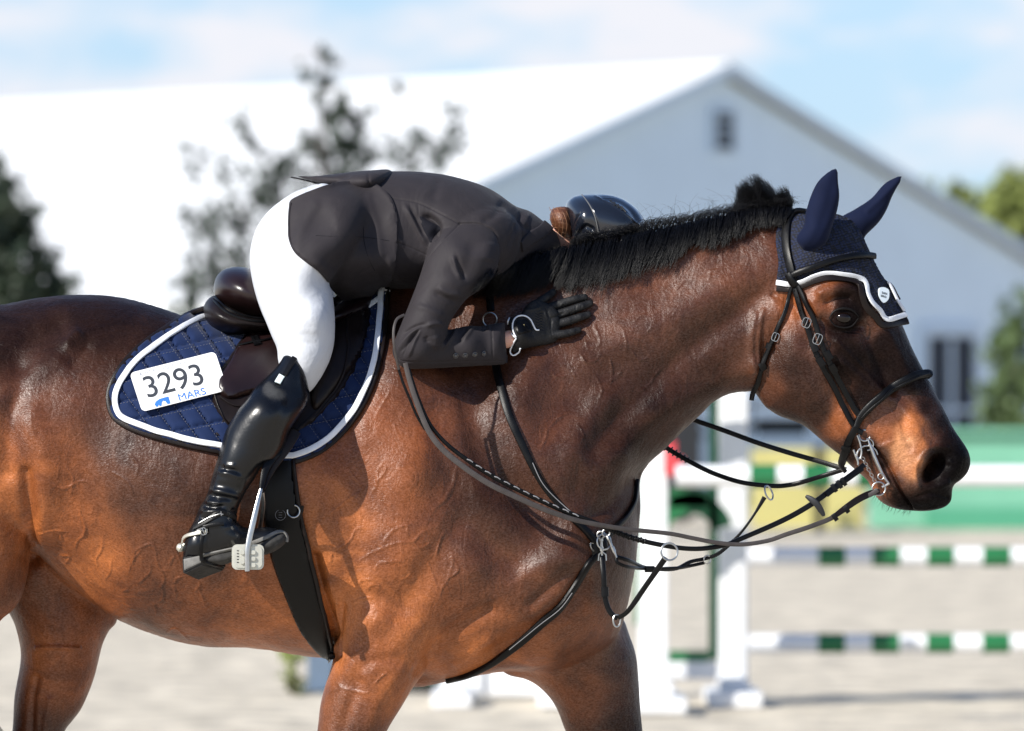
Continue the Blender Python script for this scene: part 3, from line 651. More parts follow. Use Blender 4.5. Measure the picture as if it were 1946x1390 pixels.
hv = [
 dict(out=TORSO, H=[(-200, 800, .27), (0, 760, .29), (130, 760, .29), (250, 820, .30), (400, 900, .325), (550, 900, .31), (700, 860, .25), (850, 850, .225), (1000, 960, .21), (1120, 1080, .19), (1080, 800, .15),
   (600, 690, .17), (500, 700, .2), (400, 700, .23), (250, 660, .22), (100, 640, .2), (750, 640, .12), (850, 600, .075)], e=50),
 dict(out=NECK, H=[(1500, 560, .082), (1400, 580, .086), (1300, 620, .098), (1180, 680, .112), (1050, 740, .135), (950, 780, .165), (1050, 900, .19), (1150, 930, .16), (1100, 560, .075), (900, 600, .08), (1250, 520, .062), (1350, 700, .08), (1250, 800, .10), (1400, 480, .06)], b=.03),
 dict(out=HEAD, H=[(1520, 470, .085), (1570, 520, .098), (1600, 590, .105), (1490, 660, .092), (1520, 740, .085), (1560, 640, .098), (1650, 640, .082), (1650, 720, .07), (1700, 760, .062), (1600, 780, .068), (1740, 830, .062), (1780, 890, .064), (1700, 880, .055), (1680, 930, .045), (1760, 940, .052), (1640, 860, .052)], b=.006, e=30, cell=3),
 dict(out=SHOULDER, y=-.11, H=[(760, 900, .175), (720, 1050, .165), (850, 950, .145), (960, 1060, .115), (750, 1180, .13), (660, 950, .125), (1020, 1100, .085), (850, 1150, .12), (760, 750, .12)], b=.035),
 dict(out=BREAST, y=-.07, H=[(1000, 1120, .125), (1100, 1120, .10), (900, 1220, .08)], b=.03),
 dict(out=NF, y=-.15, H=[(700, 1250, .10), (680, 1350, .082), (640, 1450, .062), (625, 1590, .05), (615, 1750, .032), (615, 1900, .036), (620, 2040, .065), (750, 1150, .10)], b=.02),
 dict(out=FF, y=.10, H=[(1100, 1250, .11), (1140, 1350, .085), (1170, 1450, .062), (1185, 1580, .05), (1178, 1750, .032), (1180, 1900, .036), (1190, 2040, .065), (1050, 1200, .10)], b=.03),
 dict(out=NH, y=-.15, H=[(-100, 850, .14), (-50, 1050, .12), (-150, 1200, .11), (-170, 1350, .075), (-180, 1500, .05), (-168, 1750, .032), (-160, 2040, .065)], b=.02),
 dict(out=FH, y=.14, H=[(60, 1050, .13), (120, 1180, .11), (110, 1300, .085), (70, 1450, .055), (60, 1580, .045), (60, 1750, .032), (70, 2040, .065)], b=.02),
]
V, F = blob(hv, h=0.0052, blend=.015, smooth=4, sub=1)
eye_pt = (1600, 603)
st = [
 # neck muscles and jugular groove
 ([(1470, 545), (1400, 600), (1330, 650), (1250, 720), (1180, 790), (1130, 850)], 26, -.009), ([(1440, 700), (1380, 720), (1300, 760), (1220, 810), (1180, 860)], 22, .006),
 ([(1300, 480), (1200, 520), (1100, 560)], 30, .004), ([(1460, 480), (1380, 540), (1300, 590), (1200, 640), (1120, 690)], 30, .005), ([(1150, 760), (1100, 830), (1075, 900)], 28, .006),
 ([(1010, 700), (990, 800), (1030, 900), (1090, 980)], 34, .008), ([(930, 700), (900, 780), (930, 880), (1000, 960)], 30, -.010), ([(1210, 900), (1160, 960), (1110, 990)], 14, -.004),
 # shoulder blade, point of shoulder, triceps
 ([(760, 700), (700, 800), (650, 900)], 40, .006), ([(830, 780), (860, 900), (900, 1000), (980, 1080)], 30, -.007), ([(870, 1000), (800, 1100), (740, 1200)], 26, -.006),
 ([(600, 960), (640, 1060), (700, 1110)], 30, .007), ([(1000, 1090), (1060, 1060), (1110, 1075)], 22, .006), ([(1010, 1150), (1060, 1105), (1085, 1085)], 12, -.005),
 ([(940, 1240), (1000, 1200), (1080, 1150), (1110, 1100)], 18, -.007), ([(800, 1280), (850, 1210), (930, 1160)], 16, -.008), ([(870, 1255), (930, 1215)], 14, .006),
 ([(636, 1245), (632, 1190), (615, 1130), (600, 1060)], 10, -.012), ([(625, 1200), (612, 1140)], 5, .004), ([(645, 1200), (652, 1150)], 5, -.003), ([(640, 1215), (640, 1150)], 3, .003),
 ([(660, 1300), (700, 1260), (760, 1250)], 12, -.003), ([(650, 1390), (665, 1340), (680, 1300)], 14, -.005), ([(700, 1390), (720, 1330), (760, 1280)], 16, .005),
 # flank, hip, stifle
 ([(130, 655), (145, 640)], 14, .008), ([(140, 690), (165, 660)], 10, -.003), ([(40, 700), (20, 800), (10, 900)], 22, -.009), ([(60, 800), (90, 900), (70, 1020)], 30, .008), ([(66, 1060), (58, 980), (50, 900)], 13, -.010),
 ([(0, 700), (50, 660), (110, 620)], 20, -.005), ([(0, 760), (60, 710), (110, 690)], 18, .004), ([(200, 760), (160, 900), (200, 1040)], 50, -.006), ([(-20, 1180), (20, 1120), (45, 1060)], 16, -.004),
 ([(95, 1070), (160, 1130), (230, 1175)], 9, .004), ([(150, 1232), (100, 1230), (70, 1232)], 4, .004), ([(60, 1390), (62, 1330), (70, 1290)], 7, -.005), ([(85, 1390), (95, 1330)], 7, .004),
 ([(330, 900), (300, 1050), (330, 1150)], 70, .004), ([(470, 880), (440, 1000)], 50, -.003),
 # face
 ([(1560, 560), (1600, 552), (1635, 566), (1650, 585)], 12, .010), ([(1560, 610), (1580, 628), (1615, 630), (1640, 620)], 7, -.006), ([(1655, 640), (1680, 700), (1695, 740)], 18, -.006), ([(1600, 690), (1650, 730), (1690, 760)], 9, .005),
 ([(1590, 720), (1620, 760), (1640, 800)], 20, -.005), ([(1560, 760), (1600, 800), (1640, 850)], 12, .004), ([(1430, 690), (1436, 730), (1460, 770)], 12, .004),
 ([(1436, 600), (1428, 650), (1430, 700)], 8, .004), ([(1540, 570), (1560, 590)], 10, .005), ([(1745, 800), (1740, 850), (1752, 890)], 24, .006), ([(1690, 850), (1712, 890), (1730, 925)], 12, .003),
 ([(1660, 852), (1680, 872), (1698, 903), (1714, 938), (1732, 966)], 3.2, -.012), ([(1672, 905), (1680, 935), (1700, 955)], 10, .003),
 ([(1770, 900), (1788, 882)], 20, -.026), ([(1766, 908), (1790, 876)], 15, -.022), ([(1752, 905), (1756, 878), (1774, 862), (1796, 862), (1808, 880)], 5, .006), ([(1755, 915), (1775, 925), (1800, 918)], 7, .006),
 ([(1812, 890), (1826, 870)], 12, .004), ([(1765, 950), (1740, 952)], 12, .004), ([(1545, 575), (1550, 600), (1562, 640)], 9, .003),

 ([(1560, 555), (1580, 545), (1610, 545), (1640, 560)], 7, .005), ([(1572, 575), (1590, 566), (1612, 566)], 5, -.005), ([(1655, 590), (1690, 640), (1715, 690), (1735, 740)], 10, .004), ([(1640, 620), (1668, 680), (1690, 740)], 12, -.005), ([(1590, 650), (1630, 690), (1665, 730), (1690, 752)], 5, .0035),
 ([(1700, 760), (1735, 800), (1760, 850)], 8, .003), ([(1715, 800), (1728, 850)], 8, -.003), ([(1745, 925), (1742, 890), (1754, 866), (1776, 850), (1800, 852)], 4, .004), ([(1700, 840), (1720, 835)], 3, -.0018), ([(1672, 850), (1700, 838), (1722, 845)], 4, .002), ([(1676, 866), (1690, 885), (1706, 915), (1722, 945)], 4.5, .0028), ([(1640, 860), (1650, 885), (1660, 905)], 6, -.004),
 ([(1480, 600), (1500, 660), (1500, 740)], 18, .004), ([(1530, 650), (1545, 700), (1560, 750)], 14, -.003), ([(1470, 560), (1500, 575), (1520, 600)], 8, -.004), ([(1450, 590), (1442, 640), (1440, 690)], 5, .003), ([(1540, 585), (1556, 610), (1566, 632)], 3, -.0015),
 ([(1600, 780), (1612, 800), (1616, 815)], 5, .003), ([(1570, 790), (1600, 830), (1640, 880)], 7, -.003),
 ([(1740, 945), (1770, 938), (1800, 945)], 4, -.003), ([(1726, 962), (1750, 967), (1780, 964)], 3, .002),
 # small things of the near forearm and chest
 ([(900, 1080), (830, 1130), (800, 1180)], 30, .004),
]
# veins standing up under the skin
def vz(cx, cy, z, pts): return [(cx + p[0] / z, cy + p[1] / z) for p in pts]
veins = [vz(550, 850, 2.575, q) for q in [
 [(325, 565), (400, 520), (470, 490), (530, 470), (605, 462), (640, 425), (690, 400)], [(605, 462), (640, 495), (690, 470)], [(185, 330), (240, 290), (300, 245), (345, 225)], [(280, 95), (310, 140), (355, 190), (345, 225), (310, 280), (320, 320)],
 [(825, 90), (810, 180), (775, 250), (720, 295), (690, 340)], [(735, 730), (745, 690), (775, 640), (800, 560), (790, 500)], [(735, 720), (700, 620), (680, 560)], [(775, 640), (825, 600), (800, 550)], [(765, 410), (740, 460), (720, 540)],
 [(290, 720), (330, 680), (350, 650), (400, 640), (430, 660)], [(300, 770), (350, 745), (420, 735)], [(390, 700), (400, 670), (440, 670), (435, 700)], [(200, 500), (260, 480), (300, 450), (330, 400), (400, 395)], [(450, 480), (480, 440), (520, 400), (590, 380)],
 [(200, 560), (205, 510)], [(540, 650), (580, 640), (600, 610)], [(420, 610), (440, 570), (500, 560), (560, 560)], [(215, 1140), (260, 1180), (290, 1190), (330, 1200), (375, 1205), (400, 1180)], [(190, 1210), (220, 1190), (260, 1180)],
 [(260, 1040), (310, 1020), (350, 985)], [(480, 1100), (440, 1130), (410, 1170)], [(575, 360), (580, 440)], [(430, 120), (430, 180), (400, 230)], [(470, 60), (430, 120)]]]
veins += [vz(0, 1000, 3.565, q) for q in [
 [(890, 330), (905, 290), (905, 220), (925, 160), (985, 125), (1040, 115), (1060, 170), (1070, 240), (1100, 290), (1170, 290)], [(690, 70), (680, 170), (645, 230), (660, 290), (710, 360), (715, 400)], [(715, 360), (745, 310), (745, 250)],
 [(1020, 235), (1020, 300), (960, 360), (935, 390)], [(1080, 360), (1110, 430), (1100, 490), (1075, 500)], [(1040, 500), (1065, 560), (1065, 600)], [(1340, 410), (1370, 470), (1390, 530)], [(1320, 440), (1350, 400), (1355, 370)],
 [(580, 0), (560, 70), (520, 110), (505, 160)], [(240, 40), (260, 0)], [(540, 270), (580, 340), (640, 400)], [(400, 200), (470, 210), (440, 260)], [(410, 50), (415, 100)], [(1180, 380), (1190, 430), (1205, 460)], [(1180, 380), (1210, 340), (1240, 345)],
 [(1150, 260), (1165, 220), (1190, 190)], [(1110, 740), (1190, 680), (1300, 790)], [(840, 520), (900, 560)], [(830, 440), (870, 420)]]]
veins += [vz(0, 500, 1.5614, q) for q in [
 [(150, 650), (190, 670), (240, 650), (280, 665)], [(205, 700), (215, 640), (190, 600)], [(400, 640), (410, 600), (380, 560)], [(330, 620), (380, 650), (400, 700)], [(110, 800), (150, 790), (200, 800)], [(230, 730), (250, 790), (240, 830)],
 [(380, 930), (395, 880), (430, 840)], [(465, 880), (490, 930), (470, 970)], [(520, 840), (540, 890)]]]
veins += [vz(900, 300, 2.994, q) for q in [
 [(610, 1130), (640, 1170), (700, 1150), (720, 1100)], [(850, 980), (870, 1060), (860, 1110)], [(690, 960), (720, 1040), (700, 1090)], [(900, 950), (960, 900), (990, 910)], [(440, 1210), (470, 1250), (540, 1240)], [(560, 1210), (580, 1250)],
 [(1340, 700), (1350, 650), (1400, 640)], [(930, 1330), (1000, 1290), (1040, 1230), (1100, 1180)], [(760, 1290), (820, 1240), (850, 1200)], [(900, 1100), (940, 1150), (1000, 1140)], [(980, 1000), (1020, 960)], [(1150, 760), (1200, 700)], [(640, 1040), (650, 1100)]]]
veins += [vz(700, 650, 3.476, q) for q in [
 [(1200, 560), (1260, 500), (1340, 470)], [(1130, 720), (1170, 640), (1180, 560)], [(1380, 560), (1420, 620), (1400, 660)], [(1500, 220), (1540, 330), (1500, 400)], [(1590, 100), (1610, 200), (1600, 270)], [(1400, 90), (1430, 150)], [(60, 480), (110, 400), (150, 330)],
 [(580, 830), (560, 940), (500, 1040), (430, 1090)], [(40, 940), (110, 860), (110, 800)], [(960, 1000), (1000, 940)], [(1240, 700), (1320, 650)]]]
st = [(a[0], a[1], a[2] * (1.45 if a[0][0][0] < 1480 else 1.1)) + tuple(a[3:]) for a in st]
for q in veins: st.append((q, 1.8, .0020, True))
V = sculpt(V, F, st)
def make_coat():
    m = bpy.data.materials.new('bay_horse_coat'); m.use_nodes = True; nt = m.node_tree; N = nt.nodes.new; L = nt.links.new; b = nt.nodes['Principled BSDF']
    tc = N('ShaderNodeTexCoord'); at_ = N('ShaderNodeAttribute'); at_.attribute_name = 'coat'
    def noise(scale, det, rough=.55, st=(1, 1, 1), dist=0.0, rot=0.0):
        mp = N('ShaderNodeMapping'); mp.inputs['Scale'].default_value = st; mp.inputs['Rotation'].default_value = (0, rot, 0); L(tc.outputs['Object'], mp.inputs[0])
        n = N('ShaderNodeTexNoise'); n.inputs['Scale'].default_value = scale; n.inputs['Detail'].default_value = det; n.inputs['Roughness'].default_value = rough; n.inputs['Distortion'].default_value = dist; L(mp.outputs[0], n.inputs[0]); return n.outputs[0]
    def rng_(src, a, b_, c, d):
        r = N('ShaderNodeMapRange'); r.inputs[1].default_value = a; r.inputs[2].default_value = b_; r.inputs[3].default_value = c; r.inputs[4].default_value = d; L(src, r.inputs[0]); return r.outputs[0]
    def mul(c, f):
        x = N('ShaderNodeMix'); x.data_type = 'RGBA'; x.blend_type = 'MULTIPLY'; x.inputs[0].default_value = 1; L(c, x.inputs[6]); L(f, x.inputs[7]); return x.outputs[2]
    # patches of darker points on a redder ground
    patch_ = rng_(noise(8.5, 8, .62, dist=.6), .36, .62, 0, 1); dk = N('ShaderNodeMix'); dk.data_type = 'RGBA'; dk.blend_type = 'MULTIPLY'; dk.inputs[0].default_value = 1
    cr = N('ShaderNodeMix'); cr.data_type = 'RGBA'; L(patch_, cr.inputs[0]); cr.inputs[6].default_value = (.58, .52, .54, 1); cr.inputs[7].default_value = (1.30, 1.22, 1.15, 1)
    L(at_.outputs[0], dk.inputs[6]); L(cr.outputs[2], dk.inputs[7]); c = dk.outputs[2]
    grain = noise(330, 3, .6, (.55, 1, 1), 0, R(25)); c = mul(c, rng_(grain, .32, .68, .8, 1.2)); c = mul(c, rng_(noise(75, 6, .7), .3, .7, .88, 1.14)); L(c, b.inputs['Base Color'])
    L(rng_(noise(24, 5, .6), .3, .7, .33, .50), b.inputs['Roughness']); sp = N('ShaderNodeMath'); sp.operation = 'MULTIPLY'; L(rng_(grain, .35, .7, .2, .68), sp.inputs[0]); L(at_.outputs['Alpha'], sp.inputs[1]); L(sp.outputs[0], b.inputs['Specular IOR Level'])
    b1 = N('ShaderNodeBump'); b1.inputs['Distance'].default_value = .0011; b1.inputs['Strength'].default_value = .9; L(grain, b1.inputs['Height'])
    b2 = N('ShaderNodeBump'); b2.inputs['Distance'].default_value = .0045; b2.inputs['Strength'].default_value = .8; L(noise(34, 5, .6, (1, 1, .55), .8, R(-20)), b2.inputs['Height']); L(b2.outputs[0], b1.inputs['Normal'])
    L(b1.outputs[0], b.inputs['Normal']); return m
coat_mat = make_coat()
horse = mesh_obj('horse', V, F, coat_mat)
tag(horse, 'bay horse in full tack facing right with navy ear bonnet and black roached mane', 'horse')
px, py = to_px(V)
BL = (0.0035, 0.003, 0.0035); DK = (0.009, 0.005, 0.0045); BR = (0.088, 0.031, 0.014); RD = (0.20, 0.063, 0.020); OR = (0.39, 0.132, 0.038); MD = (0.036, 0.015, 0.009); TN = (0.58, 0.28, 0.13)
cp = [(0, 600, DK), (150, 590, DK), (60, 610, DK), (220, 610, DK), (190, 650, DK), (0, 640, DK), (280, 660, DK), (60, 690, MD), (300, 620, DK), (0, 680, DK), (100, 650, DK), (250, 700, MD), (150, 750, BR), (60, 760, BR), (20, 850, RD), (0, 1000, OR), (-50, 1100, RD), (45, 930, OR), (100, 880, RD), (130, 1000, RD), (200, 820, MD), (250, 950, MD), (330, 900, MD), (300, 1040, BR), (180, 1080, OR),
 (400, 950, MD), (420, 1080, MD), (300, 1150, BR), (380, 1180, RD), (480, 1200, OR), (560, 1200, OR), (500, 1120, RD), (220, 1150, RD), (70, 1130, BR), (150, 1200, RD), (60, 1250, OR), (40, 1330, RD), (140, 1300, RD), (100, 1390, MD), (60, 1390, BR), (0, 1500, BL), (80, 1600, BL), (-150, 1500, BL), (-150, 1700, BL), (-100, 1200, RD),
 (500, 660, DK), (700, 640, DK), (600, 720, DK), (760, 620, DK), (750, 700, BR), (700, 780, RD), (640, 860, RD), (620, 950, OR), (700, 900, RD), (800, 830, RD), (800, 740, BR), (880, 700, MD), (780, 960, RD), (860, 900, MD), (900, 850, MD), (650, 1050, OR), (740, 1060, RD), (680, 1150, OR), (620, 1180, OR), (860, 1020, BR), (900, 950, DK), (960, 900, MD), (980, 1000, MD), (900, 1100, BR), (1000, 1130, BR), (1060, 1050, MD),  # shoulder darks mix coat tone with painted shade of arm and muscles
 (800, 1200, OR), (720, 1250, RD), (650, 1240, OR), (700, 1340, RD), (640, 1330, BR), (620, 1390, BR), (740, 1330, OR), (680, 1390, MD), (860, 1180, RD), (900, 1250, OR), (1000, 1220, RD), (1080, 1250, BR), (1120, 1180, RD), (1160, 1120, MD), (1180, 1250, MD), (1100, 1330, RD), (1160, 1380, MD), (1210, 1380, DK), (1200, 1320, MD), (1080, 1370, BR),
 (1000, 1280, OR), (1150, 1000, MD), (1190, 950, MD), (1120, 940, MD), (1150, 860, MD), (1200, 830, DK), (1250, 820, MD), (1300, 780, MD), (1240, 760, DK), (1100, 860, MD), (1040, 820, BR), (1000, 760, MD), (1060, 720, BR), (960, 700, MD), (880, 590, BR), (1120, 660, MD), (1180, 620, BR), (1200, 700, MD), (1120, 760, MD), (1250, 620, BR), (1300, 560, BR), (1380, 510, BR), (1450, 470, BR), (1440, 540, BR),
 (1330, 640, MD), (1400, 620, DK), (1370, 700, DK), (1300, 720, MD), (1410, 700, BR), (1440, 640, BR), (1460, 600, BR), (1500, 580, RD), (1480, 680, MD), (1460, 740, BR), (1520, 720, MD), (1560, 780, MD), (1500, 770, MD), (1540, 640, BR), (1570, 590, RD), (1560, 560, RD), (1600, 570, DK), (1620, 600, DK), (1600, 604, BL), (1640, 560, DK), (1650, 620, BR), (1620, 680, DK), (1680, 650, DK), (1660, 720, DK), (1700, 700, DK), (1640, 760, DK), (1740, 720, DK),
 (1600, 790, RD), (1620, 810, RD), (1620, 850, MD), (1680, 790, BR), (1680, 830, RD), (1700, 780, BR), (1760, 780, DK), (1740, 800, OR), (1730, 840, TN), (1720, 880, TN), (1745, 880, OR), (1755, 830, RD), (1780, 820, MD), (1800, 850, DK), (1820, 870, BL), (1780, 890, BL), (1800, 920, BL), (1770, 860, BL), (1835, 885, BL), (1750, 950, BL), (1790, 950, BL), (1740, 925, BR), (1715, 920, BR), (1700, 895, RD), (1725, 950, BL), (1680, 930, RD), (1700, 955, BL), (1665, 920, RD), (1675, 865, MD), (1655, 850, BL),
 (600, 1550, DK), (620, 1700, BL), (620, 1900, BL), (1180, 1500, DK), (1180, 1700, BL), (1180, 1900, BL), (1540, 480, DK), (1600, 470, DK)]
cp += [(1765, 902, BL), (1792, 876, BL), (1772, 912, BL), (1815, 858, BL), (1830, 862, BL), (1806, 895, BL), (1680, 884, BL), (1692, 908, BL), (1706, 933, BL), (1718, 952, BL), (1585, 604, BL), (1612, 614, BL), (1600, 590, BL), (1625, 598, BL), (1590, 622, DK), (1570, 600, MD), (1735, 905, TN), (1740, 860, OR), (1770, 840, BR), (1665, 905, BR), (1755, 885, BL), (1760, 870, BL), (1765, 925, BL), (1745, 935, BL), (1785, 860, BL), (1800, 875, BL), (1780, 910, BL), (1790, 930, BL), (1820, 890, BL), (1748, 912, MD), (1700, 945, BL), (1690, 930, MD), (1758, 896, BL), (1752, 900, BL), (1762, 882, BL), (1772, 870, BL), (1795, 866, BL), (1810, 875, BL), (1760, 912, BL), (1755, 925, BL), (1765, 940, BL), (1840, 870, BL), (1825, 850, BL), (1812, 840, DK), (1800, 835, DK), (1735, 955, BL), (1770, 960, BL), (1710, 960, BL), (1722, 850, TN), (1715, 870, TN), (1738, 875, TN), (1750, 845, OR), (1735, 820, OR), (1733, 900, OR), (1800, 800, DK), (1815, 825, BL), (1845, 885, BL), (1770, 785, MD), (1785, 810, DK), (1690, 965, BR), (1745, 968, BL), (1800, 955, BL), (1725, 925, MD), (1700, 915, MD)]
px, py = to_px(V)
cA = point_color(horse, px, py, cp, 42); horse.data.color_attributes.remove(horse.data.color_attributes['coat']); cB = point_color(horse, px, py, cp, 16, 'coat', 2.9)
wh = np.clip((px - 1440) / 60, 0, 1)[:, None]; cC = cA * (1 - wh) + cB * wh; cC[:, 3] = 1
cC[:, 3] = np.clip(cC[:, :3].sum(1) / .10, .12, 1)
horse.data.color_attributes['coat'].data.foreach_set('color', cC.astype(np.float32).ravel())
HB = add_bvh(V, F)
# eye
def sphere_mesh(c, r, s=(1, 1, 1), n=24, rx=0.0):
    V = []; F = []
    for i in range(n + 1):
        for j in range(2 * n):
            a = math.pi * i / n; b = math.pi * j / n
            v = Vector((math.sin(a) * math.cos(b) * s[0], math.sin(a) * math.sin(b) * s[1], math.cos(a) * s[2])) * r
            v = Matrix.Rotation(rx, 3, 'Y') @ v; V.append(tuple(v + Vector(c)))
    for i in range(n):
        for j in range(2 * n): F.append((i * 2 * n + j, i * 2 * n + (j + 1) % (2 * n), (i + 1) * 2 * n + (j + 1) % (2 * n), (i + 1) * 2 * n + j))
    return V, F
M_eye = mat('dark_horse_eye', (0.006, 0.003, 0.002), rough=0.1, var=.3, vs=60, spec=.4)
M_lid = mat('black_eyelid_skin', (0.004, 0.003, 0.003), rough=0.55, bump=.0006, bs=400, spec=.2)
eh = hit(1602, 604)[0]
mesh_obj('eye', *sphere_mesh(eh + Vector((0, .012, 0)), .0195, (1.0, .9, .74), rx=R(6)), M_eye, horse)
def lid(pts, r): 
    P, N = drape(pts, .002, [HB], 3, smooth=3); P = P + np.array([0, -.0015, 0])
    return tube(P, r, 8)
mesh_obj('upper_eyelid', *lid([(1576, 606), (1584, 593), (1600, 587), (1618, 590), (1631, 602)], [.001, .0026, .003, .0026, .001]), M_lid, horse)
mesh_obj('lower_eyelid', *lid([(1577, 607), (1586, 618), (1602, 622), (1618, 619), (1630, 605)], [.0008, .0016, .0018, .0016, .0008]), M_lid, horse)
# tail
M_hair = mat('black_mane_hair', (0.002, 0.002, 0.003), rough=0.40, var=.4, vs=40, spec=0.28)
def strands(Plist, r, seg=3):
    """many tapering hairs: list of (n,3) arrays"""
    A = np.stack(Plist); n, m, _ = A.shape; T = np.gradient(A, axis=1); T /= np.linalg.norm(T, axis=2)[..., None] + 1e-9
    up = np.array([0.3, 1, 0.2]); B = np.cross(T, up); B /= np.linalg.norm(B, axis=2)[..., None] + 1e-9; C = np.cross(T, B)
    tp = np.linspace(1, 0.12, m) ** 0.6; rr = (np.asarray(r) * np.ones(n))[:, None] * tp[None]
    V = np.stack([A + B * (math.cos(k * 2 * math.pi / seg) * rr)[..., None] + C * (math.sin(k * 2 * math.pi / seg) * rr)[..., None] for k in range(seg)], 2)
    idx = np.arange(n * m * seg).reshape(n, m, seg); F = []
    for k in range(seg):
        k2 = (k + 1) % seg; F.append(np.stack([idx[:, :-1, k], idx[:, :-1, k2], idx[:, 1:, k2], idx[:, 1:, k]], -1).reshape(-1, 4))
    return V.reshape(-1, 3), np.concatenate(F)
def bez(p, n):
    t = np.linspace(0, 1, n)[:, None]; p = [np.asarray(q, float) for q in p]
    return p[0] * (1 - t) ** 3 + 3 * p[1] * t * (1 - t) ** 2 + 3 * p[2] * t * t * (1 - t) + p[3] * t ** 3
tl = []
for i in range(1500):
    a = rng.uniform(-1, 1, 4) 
    p0 = np.array(at(-338 + a[0] * 8, 690, a[1] * .02)); 
    p1 = np.array(at(-350 + a[0] * 30, 950, a[1] * .05)); p2 = np.array(at(-190 + a[0] * 60, 1200, .06 + a[1] * .05)); p3 = np.array(at(-40 + a[0] * 70 , 1500 + a[2] * 80, .1 + a[1] * .07))
    tl.append(bez([p0, p1, p2, p3], 14))
mesh_obj('tail', *strands(tl, .0016), M_hair, horse)
wl_ = []
for i in range(34):
    a, b = (rng.uniform(1655, 1735), 0) ; b = float(np.interp(a, [1655, 1672, 1690, 1735], [925, 950, 962, 970])); y_ = rng.uniform(-.03, .03)
    wl_.append(bez([at(a, b - 3, y_), at(a - 1, b + 4, y_), at(a - 3, b + 8, y_), at(a - rng.uniform(3, 9), b + rng.uniform(7, 15), y_)], 6))
mesh_obj('whiskers', *strands(wl_, .0004), M_hair, horse)
# ------------------------------------------------------------------ SADDLE PAD
M_navy = mat('navy_quilted_cotton', (0.007, 0.018, 0.065), rough=0.8, var=.12, vs=30, bump=.0004, bs=900, sheen=.1, spec=.2)
M_cord = mat('white_braid', (0.78, 0.80, 0.84), rough=0.6, var=.05, vs=60, bump=.0005, bs=1500)
M_lea = mat('black_brown_leather', (0.010, 0.0065, 0.006), rough=0.38, var=.25, vs=25, bump=.00035, bs=650, spec=.22, rv=.06)
M_leb = mat('black_bridle_leather', (0.0025, 0.0025, 0.003), rough=0.36, var=.25, vs=40, bump=.00025, bs=900, spec=.22, rv=.06)
M_cant = mat('oxblood_saddle_leather', (0.012, 0.005, 0.005), rough=0.30, var=.3, vs=12, bump=.0002, bs=500, spec=.5)
M_shiny = mat('polished_black_leather', (0.003, 0.0035, 0.005), rough=0.26, var=.25, vs=9, bump=.0006, bs=50, spec=.42, rv=.05)
M_steel = mat('brushed_steel', (0.50, 0.50, 0.49), rough=0.3, metal=1.0, var=.08, vs=80)
M_alu = mat('cream_aluminium', (0.55, 0.54, 0.47), rough=0.42, metal=.6, var=.08, vs=60, bump=.0002, bs=600)
M_thread = mat('grey_stitching', (0.20, 0.20, 0.21), rough=0.7)
PADO = [(735, 540), (741, 575), (737, 620), (731, 677), (714, 735), (687, 788), (653, 828), (612, 862), (572, 880), (545, 884), (480, 878), (421, 866), (365, 855), (318, 843), (278, 831), (242, 817), (217, 801), (205, 779), (202, 752),
        (208, 730), (221, 706), (243, 678), (273, 651), (313, 624), (353, 600), (392, 586), (460, 592), (560, 602), (660, 588)]
def inset(out, d):
    O = np.asarray(out, float); n = len(O); T = np.roll(O, -1, 0) - np.roll(O, 1, 0); T /= np.linalg.norm(T, axis=1)[:, None]
    N = np.stack([-T[:, 1], T[:, 0]], 1); c = O.mean(0); 
    a = ((O + N * 2 - O.mean(0)) ** 2).sum() < ((O - N * 2 - O.mean(0)) ** 2).sum()
    return O + N * d * (1 if a else -1)
def quilt(x, y, sd):
    u = (x * math.cos(R(36)) - y * math.sin(R(36))) / 31.0; v = (x * math.cos(R(-78)) - y * math.sin(R(-78))) / 38.0
    fu = np.abs((u % 1) - .5) * 2; fv = np.abs((v % 1) - .5) * 2
    q = np.minimum(1 - fu ** 3.2, 1 - fv ** 3.2); return .0078 * np.clip(q, 0, 1) ** .55
OC = catmull(PADO, True, 5)
pad = thing('saddle_pad', 'navy quilted saddle pad with white and dark brown edging under the saddle', 'saddle pad', tuple(at(470, 880, -.3)))
V, F = patch(inset(OC, 4), .002, .006, [HB], 3.0, 6, quilt, smooth=4, spl=False); mesh_obj('quilted_panel', V, F, M_navy, pad)
def rim(out, d, w, th, name, m, off=.004, step=5):
    P = inset(out, d); P = np.vstack([P, P[:1]]); Q, N = drape(P, off, [HB], step, smooth=6, spl=False)
    return mesh_obj(name, *ribbon(Q, N, w * SC, th), m, pad)
PB = add_bvh(V, F)
rim(OC, 6, 13, .008, 'leather_trim', M_lea, .006)
def braid():
    P = inset(OC, 17); P = np.vstack([P, P[:1]]); Q, N = drape(P, .0035, [PB, HB], 5, smooth=16, spl=False); return mesh_obj('white_braid', *ribbon(Q, N, 11 * SC, .004), M_cord, pad)
braid()
# stitching of the quilting
sti = []
for fam, (ang, per) in enumerate(((36, 31.0), (-78, 38.0))):
    ca, sa = math.cos(R(ang)), math.sin(R(ang)); inn = inset(OC, 24)
    for k in range(-40, 60):
        # u integer => valley at (x ca - y sa)/per = k
        base = np.array([ca, -sa]) * per * k; dr_ = np.array([sa, ca]); t = np.arange(-1600, 1600, 3.0)
        X_ = base[0] + dr_[0] * t; Y_ = base[1] + dr_[1] * t; m_in = (sdist(X_, Y_, inn) > 0) & (X_ < 760)
        idx = np.nonzero(m_in)[0]
        for i in idx[::2]:
            if i + 1 >= len(t): continue
            h1 = hit(X_[i], Y_[i], [PB]); h2 = hit(X_[i] + dr_[0] * 3.2, Y_[i] + dr_[1] * 3.2, [PB])
            if h1 and h2: sti.append(tube([h1[0] + Vector((0, -.0006, 0)), h2[0] + Vector((0, -.0006, 0))], .00032, 4))
mesh_obj('stitching', *merge(sti), M_thread, pad)
